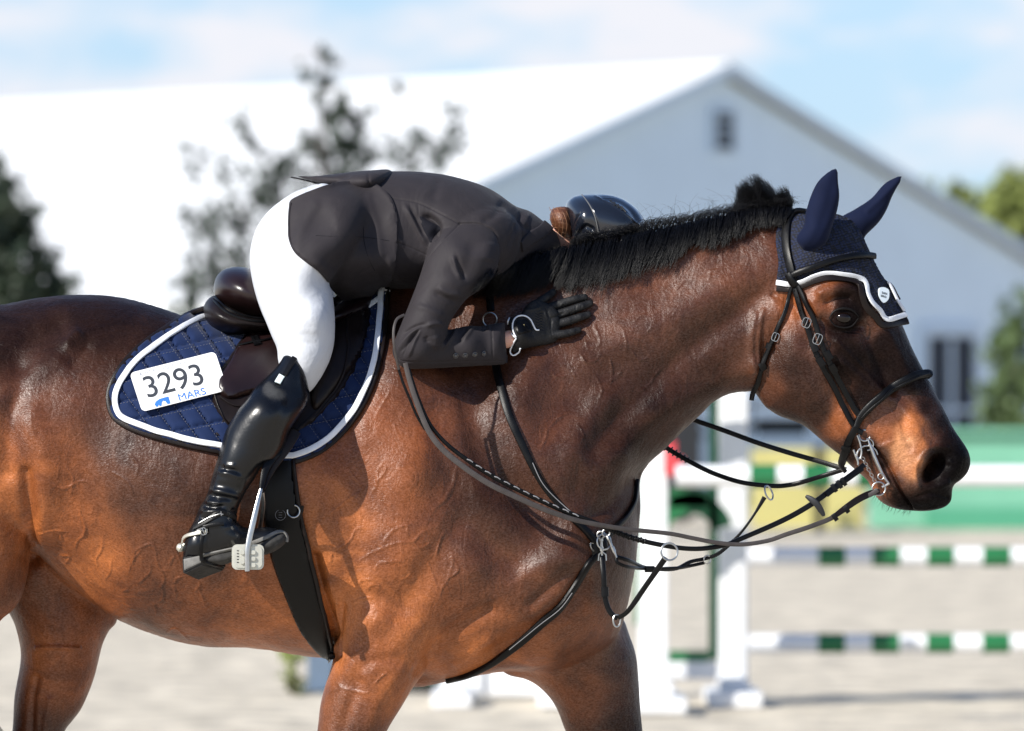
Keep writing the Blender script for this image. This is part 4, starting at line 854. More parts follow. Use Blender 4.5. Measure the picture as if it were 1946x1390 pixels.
# ------------------------------------------------------------------ GIRTH
girth = thing('girth', 'dark brown shaped leather girth behind the elbow with a small ring', 'girth', tuple(at(610, 1255, -.2)))
GO = [(505, 850), (553, 870), (559, 905), (566, 950), (575, 995), (588, 1045), (602, 1100), (616, 1160), (628, 1210), (637, 1252), (612, 1244), (590, 1222), (566, 1190), (546, 1144), (526, 1094), (512, 1050), (503, 1000), (498, 955), (500, 900)]
V, F = patch(GO, .003, .010, [HB], 4, 7, smooth=5); mesh_obj('girth_body', V, F, M_leb, girth); GB = add_bvh(V, F)
Q, N = drape([(553, 870), (557, 905), (563, 950), (571, 995), (584, 1045), (598, 1100), (612, 1160), (624, 1210), (634, 1248)], .004, [GB, HB], 5); mesh_obj('piping', *tube(Q, .0045, 8), M_lea, girth)
h = hit(558, 972, [GB]); c = h[0] + Vector((0, -.006, 0)); mesh_obj('ring', *ring(c, (.1, -1, .05), .0125, .0016, a0=-60, a1=215), M_steel, girth)
Q, N = drape([(572, 960), (563, 985)], .005, [GB, HB], 4); mesh_obj('ring_loop', *ribbon(Q, N, .014, .003), M_leb, girth)
h = hit(533, 979, [GB]); c = h[0] + h[1] * .001
if h: 
    parts = [ring(c, (0, -1, 0), .0105, .0005)]
    for dz in (-.005, 0, .005): parts.append(tube([c + Vector((-.0035, -.0005, dz)), c + Vector((.0035, -.0005, dz))], .0005, 5))
    mesh_obj('stamped_mark', *merge(parts), M_thread, girth)
# ------------------------------------------------------------------ SADDLE
saddle = thing('saddle', 'dark brown leather jumping saddle with rounded cantle under the rider', 'saddle', tuple(at(520, 790, -.25)))
FLAP = [(452, 660), (476, 634), (506, 614), (560, 600), (640, 575), (700, 560), (708, 590), (706, 625), (697, 662), (681, 702), (656, 740), (628, 774), (592, 808), (560, 830), (520, 838), (470, 834), (437, 815), (411, 790), (402, 764), (401, 742), (406, 722), (412, 712), (433, 688)]
V, F = patch(FLAP, .012, .007, [HB], 4, 5, smooth=8); mesh_obj('flap', V, F, M_lea, saddle); SB = add_bvh(V, F)
V, F = patch([(454, 657), (476, 634), (504, 616), (560, 600), (600, 620), (590, 680), (540, 730), (470, 752), (440, 760), (420, 752), (412, 735), (416, 716), (434, 692)], .001, .007, [SB, HB], 4, 6, smooth=4, dome=.01); mesh_obj('skirt', V, F, M_cant, saddle); SK = add_bvh(V, F)
V, F = patch([(612, 640), (640, 600), (672, 588), (694, 592), (694, 640), (682, 680), (656, 716), (624, 756), (600, 780), (590, 760), (600, 700)], .001, .008, [SB], 4, 12, smooth=3, dome=.012); mesh_obj('knee_roll', V, F, M_lea, saddle)
for pth, r_ in (([(686, 582), (664, 603), (660, 634), (661, 665), (652, 708), (630, 748), (600, 786), (560, 822)], .0022), ([(405, 740), (414, 772), (430, 800), (450, 822)], .0014), ([(418, 755), (445, 772), (480, 768), (520, 740)], .0013)):
    Q, N = drape(pth, .003, [SB, SK, add_bvh(V, F)], 4); mesh_obj('piping', *tube(Q, r_, 6), M_lea, saddle)
Q, N = drape([(455, 658), (480, 652), (505, 648), (530, 640)], .003, [SK], 4); mesh_obj('piping', *tube(Q, .0022, 6), M_leb, saddle)
Q, N = drape([(480, 642), (487, 658)], .002, [SK], 3, spl=False); mesh_obj('keeper', *ribbon(Q, N, .008, .003), M_leb, saddle)
Q, N = drape([(487, 640), (494, 656)], .002, [SK], 3, spl=False); mesh_obj('keeper', *ribbon(Q, N, .008, .003), M_leb, saddle)
Y0 = -.02
V, F = blob([dict(out=[(407, 560), (407, 540), (412, 526), (424, 514), (442, 508), (468, 509), (500, 520), (530, 545), (560, 575), (570, 610), (500, 616), (470, 606), (440, 592), (420, 578)], y=Y0, H=[(450, 550, .15), (520, 590, .13)])], .004, .01, 4); mesh_obj('cantle', V, F, M_cant, saddle)
V, F = blob([dict(out=[(389, 600), (388, 582), (395, 570), (410, 562), (440, 580), (480, 598), (530, 606), (540, 640), (500, 640), (473, 638), (450, 643), (424, 638), (402, 625)], y=Y0, H=[(420, 605, .155), (500, 620, .15)])], .004, .01, 4); mesh_obj('panel', V, F, M_lea, saddle)
V, F = blob([dict(out=[(520, 585), (600, 598), (660, 570), (700, 556), (716, 566), (708, 600), (660, 625), (560, 640), (510, 625)], y=0.0, H=[(600, 605, .12), (700, 580, .09)])], .005, .01, 3); mesh_obj('seat', V, F, M_cant, saddle)
for q in ([(408, 566), (425, 583), (450, 597), (480, 605), (510, 608)], [(407, 572), (424, 590), (450, 604), (480, 611), (510, 613)]):
    Q, N = drape(q, .001, [BVHTree.FromPolygons([v.co + Vector(parent_world(saddle)) for v in o.data.vertices], [p.vertices[:] for p in o.data.polygons]) for o in saddle.children if o.name.startswith(('cantle', 'panel'))], 4); mesh_obj('piping', *tube(Q, .0035, 8), M_leb, saddle)
# girth straps under the flap
for dx in (0, 12):
    Q, N = drape([(432 + dx, 796), (414 + dx, 832)], .010, [HB], 4, spl=False); mesh_obj('girth_strap', *ribbon(Q, N, .013, .004), M_lea, saddle)
# ------------------------------------------------------------------ NUMBER TAG
M_tag = mat('white_plastic_card', (0.80, 0.80, 0.80), rough=0.35, var=.02)
M_ink = mat('black_ink', (0.03, 0.035, 0.045), rough=0.5); M_blue = mat('blue_ink', (0.03, 0.16, 0.62), rough=0.5); M_gink = mat('grey_ink', (0.35, 0.36, 0.40), rough=0.5)
cs = {}
for nm, (a, b) in dict(tl=(256, 703), tr=(416, 665), br=(422, 748), bl=(263, 789)).items(): cs[nm] = hit(a, b, [PB, SB]); 
yy = min(hit(262, 745, [PB])[0].y, hit(330, 730, [PB])[0].y, hit(395, 715, [PB])[0].y) - .004
O3 = at(263, 789, yy); Ux = at(422, 748, yy) - O3; Uy = at(256, 703, yy) - O3
wdt = Ux.length; hgt = Uy.length; 
cpts = [(hit(a, b, [PB, SB]) or hit(a, b))[0] for a in np.linspace(262, 396, 9) for b in np.linspace(712, 775, 6) if 700 < b + (a - 262) * .24 < 790]
Am = np.array([[p.x, p.z, 1] for p in cpts]); bm_ = np.array([p.y for p in cpts]); sol = np.linalg.lstsq(Am, bm_, rcond=None)[0]; nrm = Vector((sol[0], -1, sol[1])).normalized(); res = (bm_ - Am @ sol).min(); ux = Vector((Ux.x, sol[0] * Ux.x + sol[1] * Ux.z, Ux.z)).normalized(); wdt *= 1.03; uy = nrm.cross(ux) * -1
if uy.z < 0: uy = -uy
# keep the card against the pad
cen = O3 + Ux * .5 + Uy * .5; cen = O3 + Ux * .5 + Uy * .5; cen.y = sol[0] * cen.x + sol[1] * cen.z + sol[2] + res - .0065
Mx = Matrix((ux, uy, nrm)).transposed().to_4x4(); Mx.translation = cen
V = []; F = []; cor = .010; prof = []
for (cx, cy, a0) in ((wdt / 2 - cor, hgt / 2 - cor, 0), (-wdt / 2 + cor, hgt / 2 - cor, 90), (-wdt / 2 + cor, -hgt / 2 + cor, 180), (wdt / 2 - cor, -hgt / 2 + cor, 270)):
    for q in range(7): a = R(a0 + 15 * q); prof.append((cx + cor * math.cos(a), cy + cor * math.sin(a)))
# the card bends slightly with the flank
nx = 24
bend = lambda x: 0.0
pts = [Vector(p) for p in prof]; rr_ = mgeo.delaunay_2d_cdt(pts + [Vector((x, y)) for x in np.linspace(-wdt / 2 + .004, wdt / 2 - .004, nx) for y in np.linspace(-hgt / 2 + .012, hgt / 2 - .012, 8)], [], [list(range(len(pts)))], 1, 1e-6)
vs = rr_[0]; n_ = len(vs); top = [Mx @ Vector((v.x, v.y, bend(v.x) + .0008)) for v in vs]; bot = [Mx @ Vector((v.x, v.y, bend(v.x) - .0008)) for v in vs]
F = [tuple(f) for f in rr_[2]] + [tuple(i + n_ for i in f)[::-1] for f in rr_[2]]; es = set()
for f in rr_[2]:
    for k in range(len(f)): es.add((f[k], f[(k + 1) % len(f)]))
F += [(i, j, j + n_, i + n_) for (i, j) in es if (j, i) not in es]
card = thing('number_card', 'white competitor number card reading 3293 fixed to the navy saddle pad', 'number card', tuple(O3))
mesh_obj('plate', top + bot, F, M_tag, card, smooth=False)
def text(s, size, x, y, m, parent, name, MX=Mx, bendf=bend, sx=1.0, off=.0012, bold=0.0, align='LEFT'):
    cu = bpy.data.curves.new(name, 'FONT'); cu.body = s; cu.size = size; cu.align_x = align; cu.offset = bold; cu.extrude = 0.0
    o = bpy.data.objects.new(name, cu); link(o); dg = bpy.context.evaluated_depsgraph_get(); me = bpy.data.meshes.new_from_object(o.evaluated_get(dg))
    bpy.data.objects.remove(o); pw = parent_world(parent)
    for v in me.vertices: p = Vector((v.co.x * sx + x, v.co.y + y, 0)); v.co = MX @ Vector((p.x, p.y, bendf(p.x) + off)) - pw
    me.materials.clear(); me.materials.append(m); o = bpy.data.objects.new(name, me); link(o, parent); return o
text('3293', .070, -.074, -.019, M_ink, card, 'number', sx=.92, bold=.0003)
text('MARS', .0225, -.0125, -.0435, M_blue, card, 'sponsor_name', sx=1.05, bold=.0, off=.0016)
text('WORLD EQUESTRIAN CENTER', .0105, -.063, .0345, M_gink, card, 'venue_name', sx=.95)
def flat(poly, m, name, parent, MX=Mx, bendf=bend, off=.0013):
    return mesh_obj(name, [MX @ Vector((a, b, bendf(a) + off)) for a, b in poly], [tuple(range(len(poly)))], m, parent, smooth=False)
lg = [(-.052, -.0440), (-.054, -.038), (-.050, -.032), (-.041, -.028), (-.030, -.0275), (-.022, -.0275), (-.022, -.0440), (-.0285, -.0440), (-.031, -.036), (-.0355, -.034), (-.039, -.038), (-.041, -.0440), (-.045, -.0440), (-.0465, -.040), (-.048, -.0440)]
flat([(a - .008, b) for a, b in lg], M_blue, 'sponsor_logo', card)
V_, F_ = ring((0, 0, 0), (0, 0, 1), .0052, .0004, n=20); mesh_obj('venue_emblem', [Mx @ (Vector(v) + Vector((-.070, .0375, .001))) for v in V_] + [Mx @ Vector((-.070 + a, .0375 + b, .0014)) for a, b in ((-.002, -.003), (.001, -.003), (.002, .001), (.0005, .004), (-.0015, .001))], F_ + [tuple(len(V_) + i for i in range(5))], M_gink, card)
# ------------------------------------------------------------------ BREASTPLATE
def strap(name, path, w, th, m, parent, off=.003, trees=None, step=5, smooth=5, ext=None):
    Q, N = drape(path, off, trees if trees is not None else [HB], step, smooth)
    if ext: Q = np.vstack([Q, ext]); N = np.vstack([N, np.tile(N[-1], (len(ext), 1))])
    return mesh_obj(name, *ribbon(Q, N, [x * SC for x in w] if isinstance(w, (list, tuple)) else w * SC, th), m, parent)
def hang(name, path, w, th, m, parent, step=4, nrm=(0, -1, 0)):
    Q, N = free(path, step); N[:] = nrm
    return mesh_obj(name, *ribbon(Q, N, [x * SC for x in w] if isinstance(w, (list, tuple)) else w * SC, th), m, parent)
bpl = thing('breastplate', 'black leather breastplate with running martingale fork crossing the chest', 'breastplate', tuple(at(1135, 1290, -.2)))
strap('neck_strap', [(925, 520), (930, 553), (933, 592)], 14, .005, M_leb, bpl)
strap('neck_strap', [(940, 625), (943, 690), (952, 735), (967, 788), (988, 837), (1016, 894), (1045, 938), (1080, 978), (1112, 1010), (1134, 1036)], [15, 15, 15, 13, 12, 13], .008, M_leb, bpl)
strap('stitched_edge', [(1012, 880), (1028, 912), (1050, 940), (1080, 972), (1100, 990)], 1.6, .001, M_thread, bpl, off=.0125)
strap('neck_strap', [(1208, 912), (1206, 935), (1202, 957), (1187, 983), (1168, 1003), (1146, 1030)], 11, .007, M_leb, bpl)
h = hit(931, 608); mesh_obj('ring', *ring(h[0] + Vector((0, -.010, 0)), (0, -1, 0), .0145, .0017), M_steel, bpl)
strap('chest_strap', [(1138, 1050), (1117, 1071), (1095, 1106), (1063, 1153), (1036, 1178), (997, 1214), (960, 1242), (925, 1264), (888, 1281), (850, 1291)], [13, 14, 17, 15, 12, 10], .009, M_leb, bpl)
strap('stitched_edge', [(1080, 1122), (1060, 1150), (1030, 1178), (1000, 1206), (970, 1230)], 1.4, .001, M_thread, bpl, off=.0125)
h = hit(1135, 1040); c0 = h[0]; V_, F_ = sphere_mesh(c0 + Vector((0, -.004, 0)), .022, (1, .45, 1.2), 12); mesh_obj('chest_pad', V_, F_, M_leb, bpl)
mesh_obj('side_ring', *ring(at(1128, 1040, c0.y - .012), (.7, -1, 0), .010, .0016, sx=.6), M_steel, bpl)
ys_ = c0.y - .03
def snap(p0, p1, yy, parent):
    a = at(*p0, yy); b = at(*p1, yy); d = (b - a); L_ = d.length; d.normalize()
    pr = [tube([a + d * L_ * q for q in (0, .06, .2, .22, .5, .52, .75)], [.0015, .0042, .0042, .003, .003, .0042, .0042], 8), tube([a + d * L_ * .7, a + d * L_ * .9, b], [.0035, .002, .0022], 8)]
    pr.append(ring(a - d * .006, (0, -1, 0), .0075, .0018)); return mesh_obj('snap_hook', *merge(pr), M_steel, parent)
snap((1142, 1022), (1144, 1056), ys_, bpl); snap((1154, 1018), (1172, 1060), ys_ - .004, bpl)
mesh_obj('centre_ring', *ring(at(1148, 1030, ys_ - .004), (.5, -1, .1), .016, .0018), M_steel, bpl)
mesh_obj('strap_loop', *merge([tube([at(*p, ys_) for p in ((1137, 1066), (1138, 1054), (1144, 1049), (1151, 1054), (1152, 1066))], .0018, 6)]), M_steel, bpl)
yb = ys_ - .01
hang('fork_strap', [(1144, 1058, ys_), (1147, 1090, yb), (1149, 1128, yb), (1154, 1152, yb), (1163, 1168, yb), (1174, 1175, yb)], 10, .005, M_leb, bpl)
hang('fork_keeper', [(1149, 1116, yb - .004), (1150, 1134, yb - .004)], 14, .006, M_leb, bpl)
hang('fork_strap', [(1176, 1174, yb - .003), (1195, 1160, yb - .02), (1230, 1110, yb - .04), (1265, 1060, yb - .06)], [8, 10, 10, 11], .005, M_leb, bpl)
mesh_obj('link_ring', *ring(at(1172, 1180, yb - .004), (.3, -1, 0), .0125, .0019, sx=.62, xdir=(1, 0, 0)), M_steel, bpl)
mesh_obj('martingale_ring', *ring(at(1272, 1049, yb - .065), (.25, -1, .1), .0175, .0021), M_steel, bpl)
def cord(name, path, r, parent, m=None, step=4): return mesh_obj(name, *tube(free(path, step)[0], r, 8), m or M_leb, parent)
yf = .02
cord('far_fork', [(1171, 1058, ys_), (1196, 1066, ys_ + .02), (1222, 1078, -.1), (1250, 1082, -.06), (1285, 1081, -.03), (1312, 1068, 0), (1340, 1062, yf), (1366, 1052, yf), (1395, 1027, yf)], .0042, bpl)
cord('far_fork', [(1171, 1062, ys_), (1174, 1070, ys_), (1195, 1078, ys_ + .02), (1231, 1081, -.1), (1285, 1080, -.04), (1310, 1076, 0), (1338, 1070, yf)], .0036, bpl)
hang('far_fork_strap', [(1395, 1027, yf), (1415, 1004, yf), (1436, 974, yf), (1453, 945, yf)], [6, 5, 5, 9], .004, M_leb, bpl)
mesh_obj('fork_buckle', *ring(at(1344, 1064, yf - .004), (.6, -1, 0), .0085, .0014), M_steel, bpl)
hang('fork_keeper', [(1226, 1082, -.115), (1242, 1082, -.105)], 12, .006, M_leb, bpl)
mesh_obj('martingale_ring', *ring(at(1461, 937, yf), (.85, -.5, .35), .0155, .0019), M_steel, bpl)
# ------------------------------------------------------------------ EAR BONNET
M_croc = bpy.data.materials.new('navy_crochet'); M_croc.use_nodes = True
def crochet(m):
    nt = m.node_tree; N = nt.nodes.new; L = nt.links.new; b = nt.nodes['Principled BSDF']; b.inputs['Roughness'].default_value = .85
    tc = N('ShaderNodeTexCoord'); mp = N('ShaderNodeMapping'); mp.inputs['Rotation'].default_value = (0, R(20), 0); mp.inputs['Scale'].default_value = (150, 60, 190); L(tc.outputs['Object'], mp.inputs[0])
    v = N('ShaderNodeTexVoronoi'); v.feature = 'F1'; v.inputs['Scale'].default_value = 1; v.inputs['Randomness'].default_value = .45; L(mp.outputs[0], v.inputs[0])
    cr = N('ShaderNodeValToRGB'); cr.color_ramp.elements[0].color = (.006, .012, .042, 1); cr.color_ramp.elements[1].color = (.0015, .002, .006, 1); cr.color_ramp.elements[0].position = .35; cr.color_ramp.elements[1].position = .62
    L(v.outputs['Distance'], cr.inputs[0]); L(cr.outputs[0], b.inputs['Base Color'])
    bp_ = N('ShaderNodeBump'); bp_.invert = True; bp_.inputs['Distance'].default_value = .003; L(v.outputs['Distance'], bp_.inputs['Height']); L(bp_.outputs[0], b.inputs['Normal'])
crochet(M_croc)
M_ear = mat('navy_stretch_fabric', (0.0016, 0.005, 0.024), rough=.85, var=.1, vs=20, bump=.0002, bs=1200, sheen=.05, spec=.2)
bon = thing('ear_bonnet', 'navy crochet ear bonnet with white edging on the horse\'s head', 'ear bonnet', tuple(at(1600, 620, 0)))
BO = [(1492, 411), (1525, 400), (1560, 402), (1590, 410), (1612, 418), (1630, 436), (1646, 470), (1660, 500), (1676, 528), (1692, 546), (1706, 574), (1722, 604), (1700, 612), (1680, 606), (1664, 584), (1650, 562), (1643, 540), (1632, 528), (1600, 521), (1572, 518), (1545, 524), (1522, 535), (1500, 540), (1477, 540), (1479, 500), (1474, 460), (1477, 435)]
V, F = patch(BO, .003, .004, [HB], 3.5, 5, smooth=5); mesh_obj('crochet_cap', V, F, M_croc, bon); BB = add_bvh(V, F)
TR1 = [(1476, 537), (1500, 538), (1523, 533), (1547, 522), (1572, 517), (1603, 520), (1630, 526), (1642, 539), (1646, 559), (1655, 577), (1670, 592), (1680, 606), (1700, 604), (1720, 600)]
strap('white_edging', TR1, 10, .003, M_cord, bon, off=.006, trees=[BB, HB])
TR2 = [(1476, 549), (1500, 550), (1524, 544), (1550, 534), (1574, 529), (1602, 531), (1622, 536), (1633, 546), (1637, 562), (1645, 582), (1661, 600), (1675, 618), (1700, 616), (1722, 612)]
strap('leather_edging', TR2, 12, .004, M_lea, bon, off=.004, trees=[HB])
strap('white_edging', [(1684, 536), (1693, 551), (1703, 572), (1716, 592)], 6, .003, M_cord, bon, off=.005, trees=[BB, HB])
strap('leather_edging', [(1690, 538), (1699, 550), (1707, 572)], 5, .004, M_lea, bon, off=.004, trees=[BB, HB])
M_bdg = mat('white_rubber_badge', (.72, .8, .85), rough=.4)
h = hit(1677, 562, [BB]); bn = h[1]; bn = (bn if bn.y < 0 else -bn); bn = (bn + Vector((.2, -1, 0))).normalized(); bu = Vector((0, 0, 1)).cross(bn).normalized() * -1; bu = -bn.cross(Vector((0, 0, 1))).normalized(); bu = bu if bu.x > 0 else -bu
bu = (bu * math.cos(R(12)) - Vector((0, 0, 1)) * math.sin(R(12))).normalized(); bv = bn.cross(bu); bv = bv if bv.z > 0 else -bv
MB = Matrix((bu, bv, bn)).transposed().to_4x4(); MB.translation = h[0] + bn * .004
bo_ = [(-.011, .013), (-.004, .016), (.004, .016), (.011, .013), (.013, .004), (.011, -.008), (0, -.017), (-.011, -.008), (-.013, .004)]
bo_ = catmull(bo_, True, 4); V = [MB @ Vector((a, b, .0025)) for a, b in bo_] + [MB @ Vector((a, b, -.003)) for a, b in bo_]; n_ = len(bo_)
mesh_obj('badge', V, [tuple(range(n_)), tuple(range(n_, 2 * n_))[::-1]] + [(i, (i + 1) % n_, n_ + (i + 1) % n_, n_ + i) for i in range(n_)], M_bdg, bon, smooth=False)
zb = lambda x: 0
text('SAN', .0065, -.0065, .0015, M_ink, bon, 'badge_letters', MX=MB, bendf=zb, off=.0029, bold=.0002, sx=1.1); text('SIRO', .0060, -.0085, -.0055, M_ink, bon, 'badge_letters', MX=MB, bendf=zb, off=.0029, bold=.0002, sx=1.1)
EAR1 = [(1590, 320), (1569, 331), (1552, 349), (1540, 375), (1531, 406), (1527, 430), (1514, 450), (1516, 464), (1530, 477), (1552, 474), (1572, 459), (1581, 432), (1590, 404), (1595, 375), (1593, 346)]
V, F = blob([dict(out=EAR1, y=-.095, H=[(1560, 400, .026), (1545, 450, .034), (1585, 340, .008)], e=15, cell=2)], .0025, .004, 4); V = sculpt(V, F, [([(1588, 330), (1574, 390), (1552, 450), (1535, 472)], 9, -.002)]); V[:, 1] += 0.0
mesh_obj('ear', V, F, M_ear, bon)
EAR2 = [(1714, 334), (1696, 340), (1678, 352), (1655, 378), (1623, 399), (1598, 414), (1606, 432), (1622, 450), (1639, 459), (1646, 447), (1669, 424), (1684, 401), (1695, 375), (1707, 352)]
V, F = blob([dict(out=EAR2, y=.075, H=[(1660, 395, .022), (1630, 430, .03), (1705, 345, .007)], e=15, cell=2)], .0025, .004, 4); V = sculpt(V, F, [([(1706, 345), (1680, 372), (1650, 400)], 5, .003)])
mesh_obj('ear', V, F, M_ear, bon)
Q, N = drape([(1590, 328), (1569, 388), (1548, 446), (1533, 474)], .0, [add_bvh(*blob([dict(out=EAR1, y=-.095, H=[(1560, 400, .026), (1545, 450, .034), (1585, 340, .008)], e=15, cell=2)], .004, .004, 2))], 4)
# ------------------------------------------------------------------ BRIDLE
BVB = [HB, BB]
bri = thing('bridle', 'black leather bridle with padded noseband on the bay horse', 'bridle', tuple(at(1600, 900, -.1)))
strap('headpiece', [(1530, 405), (1515, 404), (1503, 412), (1496, 430), (1495, 460), (1499, 488), (1505, 512), (1509, 534)], [10, 14, 17, 17, 17, 16], .006, M_leb, bri, off=.004, trees=BVB)
strap('browband', [(1499, 533), (1512, 522), (1540, 511), (1566, 502), (1590, 495), (1615, 490), (1640, 488), (1655, 488)], 12, .010, M_leb, bri, off=.006, trees=BVB)
strap('browband_loop', [(1502, 522), (1514, 540)], 16, .012, M_leb, bri, off=.006, trees=BVB, smooth=1)
strap('cheekpiece', [(1509, 536), (1514, 556), (1521, 580), (1529, 606), (1538, 634), (1548, 664), (1563, 697), (1577, 724), (1590, 748), (1602, 774), (1615, 800), (1630, 818), (1640, 823)], 10.5, .005, M_leb, bri, off=.004)
strap('noseband_cheek', [(1517, 540), (1525, 556), (1537, 580), (1549, 611), (1558, 640), (1567, 670), (1582, 702), (1600, 736), (1612, 757), (1624, 778), (1640, 796)], [8, 9, 10, 10.5, 10.5, 12], .005, M_leb, bri, off=.007)
for (a, b) in (((1545, 652), (1552, 668)), ((1556, 680), (1564, 694)), ((1569, 668), (1577, 682)), ((1577, 692), (1584, 704))): strap('keeper', [a, b], 14, .004, M_leb, bri, off=.011, smooth=1, step=3)
def buckle(px_, py_, ang, w, hgt_, parent, trees=None, off=.012, r=.0011, m=None):
    h = hit(px_, py_, trees or [HB]); c = h[0] + Vector((0, -off, 0)); a = R(ang); dx = Vector((math.cos(a), 0, math.sin(a))); dz = Vector((-math.sin(a), 0, math.cos(a)))
    pts = [c + dx * (w / 2 * math.copysign(abs(math.cos(t)) ** .5, math.cos(t))) + dz * (hgt_ / 2 * math.copysign(abs(math.sin(t)) ** .7, math.sin(t))) for t in np.linspace(0, 2 * math.pi, 24, endpoint=False)]
    return mesh_obj('buckle', *merge([tube(pts, r, 6, True), tube([c - dz * hgt_ * .5, c + Vector((0, -.002, 0)), c + dz * hgt_ * .5], r * .8, 6)]), m or M_steel, parent)
buckle(1532, 614, -22, .017, .020, bri); buckle(1553, 645, -22, .017, .022, bri, off=.016)
strap('noseband', [(1626, 812), (1634, 795), (1652, 774), (1668, 759), (1684, 746), (1700, 735), (1718, 724), (1738, 715), (1760, 713), (1764, 716)], [12, 17, 17, 18, 17, 16], .012, M_leb, bri, off=.004)
strap('noseband_welt', [(1640, 792), (1655, 776), (1684, 750), (1710, 733), (1738, 719), (1755, 716)], 4, .004, M_leb, bri, off=.015)
strap('chin_strap', [(1625, 812), (1616, 834), (1609, 856), (1603, 880), (1612, 893)], [13, 14, 16, 15, 12], .007, M_leb, bri, off=.006)
strap('keeper', [(1613, 843), (1609, 852)], 19, .004, M_leb, bri, off=.012, smooth=1, step=3)
strap('throatlash', [(1509, 544), (1503, 560), (1494, 583), (1485, 612), (1476, 637), (1465, 662), (1451, 694), (1440, 722), (1434, 745), (1432, 758)], [7, 8, 9, 9.5, 9], .005, M_leb, bri, off=.006)
buckle(1473, 641, -22, .014, .017, bri); strap('keeper', [(1468, 654), (1464, 664)], 13, .004, M_leb, bri, off=.010, smooth=1, step=3); strap('keeper', [(1450, 690), (1446, 700)], 14, .005, M_leb, bri, off=.010, smooth=1, step=3)
M_hole = mat('hole_black', (.001, .001, .001), rough=1)
for (a, b) in ((1513, 553), (1517, 565), (1521, 577), (1524, 588), (1527, 597), (1490, 597), (1486, 609), (1483, 618), (1478, 630), (1541, 640), (1545, 650), (1548, 677)):
    h = hit(a, b); mesh_obj('punch_hole', *sphere_mesh(h[0] + h[1] * .0088, .0013, n=4), M_hole, bri)
# ------------------------------------------------------------------ BIT
yb_ = hit(1655, 870)[0].y - .012
bit = thing('bit', 'silver gag bit with curb chain at the corner of the mouth', 'bit', tuple(at(1665, 940, yb_)))
def Bt(px_, py_, d=0): return at(px_, py_, yb_ - d)
mesh_obj('cheek_ring', *ring(Bt(1643, 828), (0, -1, 0), .0115, .0019, a0=-150, a1=120), M_steel, bit)
mesh_obj('shank', *tube([Bt(*p) for p in ((1650, 836), (1652, 842), (1656, 852), (1661, 866), (1667, 880), (1675, 897), (1683, 911), (1689, 919))], [.0020, .0032, .0042, .0044, .0042, .0034, .0030, .0026], 10), M_steel, bit)
mesh_obj('shank_foot', *tube([Bt(1690, 919), Bt(1683, 923), Bt(1676, 926)], .0026, 8), M_steel, bit)
mesh_obj('rein_ring', *ring(Bt(1670, 929, .001), (0, -1, 0), .0138, .0018), M_steel, bit)
mesh_obj('mouth_ring', *ring(Bt(1648, 868, .002), (0.2, -1, 0), .0225, .0017, a0=-215, a1=-40), M_steel, bit)
mesh_obj('mouth_ring', *ring(Bt(1649, 845, .002), (0.2, -1, 0), .012, .0015, a0=40, a1=240), M_steel, bit)
mesh_obj('curb_hook', *tube(catmull([Bt(*p, .004) for p in ((1629, 828), (1633, 838), (1636, 850), (1637, 862), (1634, 872), (1628, 868))], False, 5), .0021, 8), M_steel, bit)
mesh_obj('curb_hook', *tube(catmull([Bt(*p, .005) for p in ((1622, 855), (1626, 866), (1630, 876), (1631, 884))], False, 5), .0022, 8), M_steel, bit)
mesh_obj('small_ring', *ring(Bt(1674, 906, .003), (0, -1, 0), .0062, .0012), M_steel, bit)
ch = []
for i in range(9):
    q = i / 8; x = 1640 + 22 * q; y_ = 872 + 42 * q; ch.append(ring(Bt(x, y_, -.004 + .003 * (i % 2)), ((1, -.6, .2) if i % 2 else (.1, -1, 0)), .0042, .0010, sx=.7, n=12))
mesh_obj('curb_chain', *merge(ch), M_steel, bit)
# ------------------------------------------------------------------ REINS
M_rein = mat('grey_brown_worn_leather', (0.048, 0.040, 0.038), rough=.55, var=.2, vs=60, bump=.0004, bs=900)
ye = -.335; yn = -.27
rA = thing('rein', 'upper near rein with a rubber stopper running from the bit to the rider\'s elbow', 'rein', tuple(at(1300, 1050, -.2)))
ysn = lambda px_: float(np.interp(px_, [750, 900, 1050, 1170, 1300, 1450, 1560, 1645], [-.345, -.335, -.30, -.25, -.20, -.15, -.12, yb_ - .006]))
PA = [(1642, 884), (1620, 901), (1586, 926), (1552, 952), (1515, 975), (1480, 993), (1444, 1009), (1411, 1023), (1388, 1033), (1364, 1039), (1333, 1043), (1300, 1042.5), (1262, 1037), (1228, 1030), (1200, 1022), (1177, 1014), (1130, 994), (1080, 975), (1031, 953), (985, 931), (935, 905), (893, 878), (850, 845), (818, 808), (796, 760), (776, 700)]
hang('rein_strap', [(a, b, ysn(a)) for a, b in PA], [10, 10.5, 10, 9, 9, 9, 10, 9, 9, 8, 7, 6], .005, M_leb, rA)
hang('rein_end', [(1638, 890, yb_ - .012), (1600, 917, ysn(1600) - .006), (1570, 940, ysn(1570) - .006)], 12, .004, M_leb, rA)
for (a, b) in ((1606, 914), (1588, 926), (1598, 919)): hang('keeper', [(a, b, ysn(a) - .008), (a - 6, b + 4, ysn(a) - .008)], 17, .006, M_leb, rA)
Q = [at(1532, 943, ysn(1550) - .004), at(1551, 957, ysn(1550) - .010), at(1566, 980, ysn(1550) - .004)]
mesh_obj('rein_stopper', *ribbon(catmull([tuple(q) for q in Q], False, 5), np.tile([-.3, -1, 0], (11, 1)), [.006, .012, .0135, .0125, .006], .006), M_blk, rA)
wr = []
for i in range(14):
    q = i / 13; a = 1225 - 60 * q; b = float(np.interp(a, [1164, 1200, 1228], [1010, 1022, 1030])); c = at(a, b, ysn(a)); wr.append(ring(c, (1, 0, -.35 + (.5 if i % 2 else -.2)), .0060, .0011, n=12))
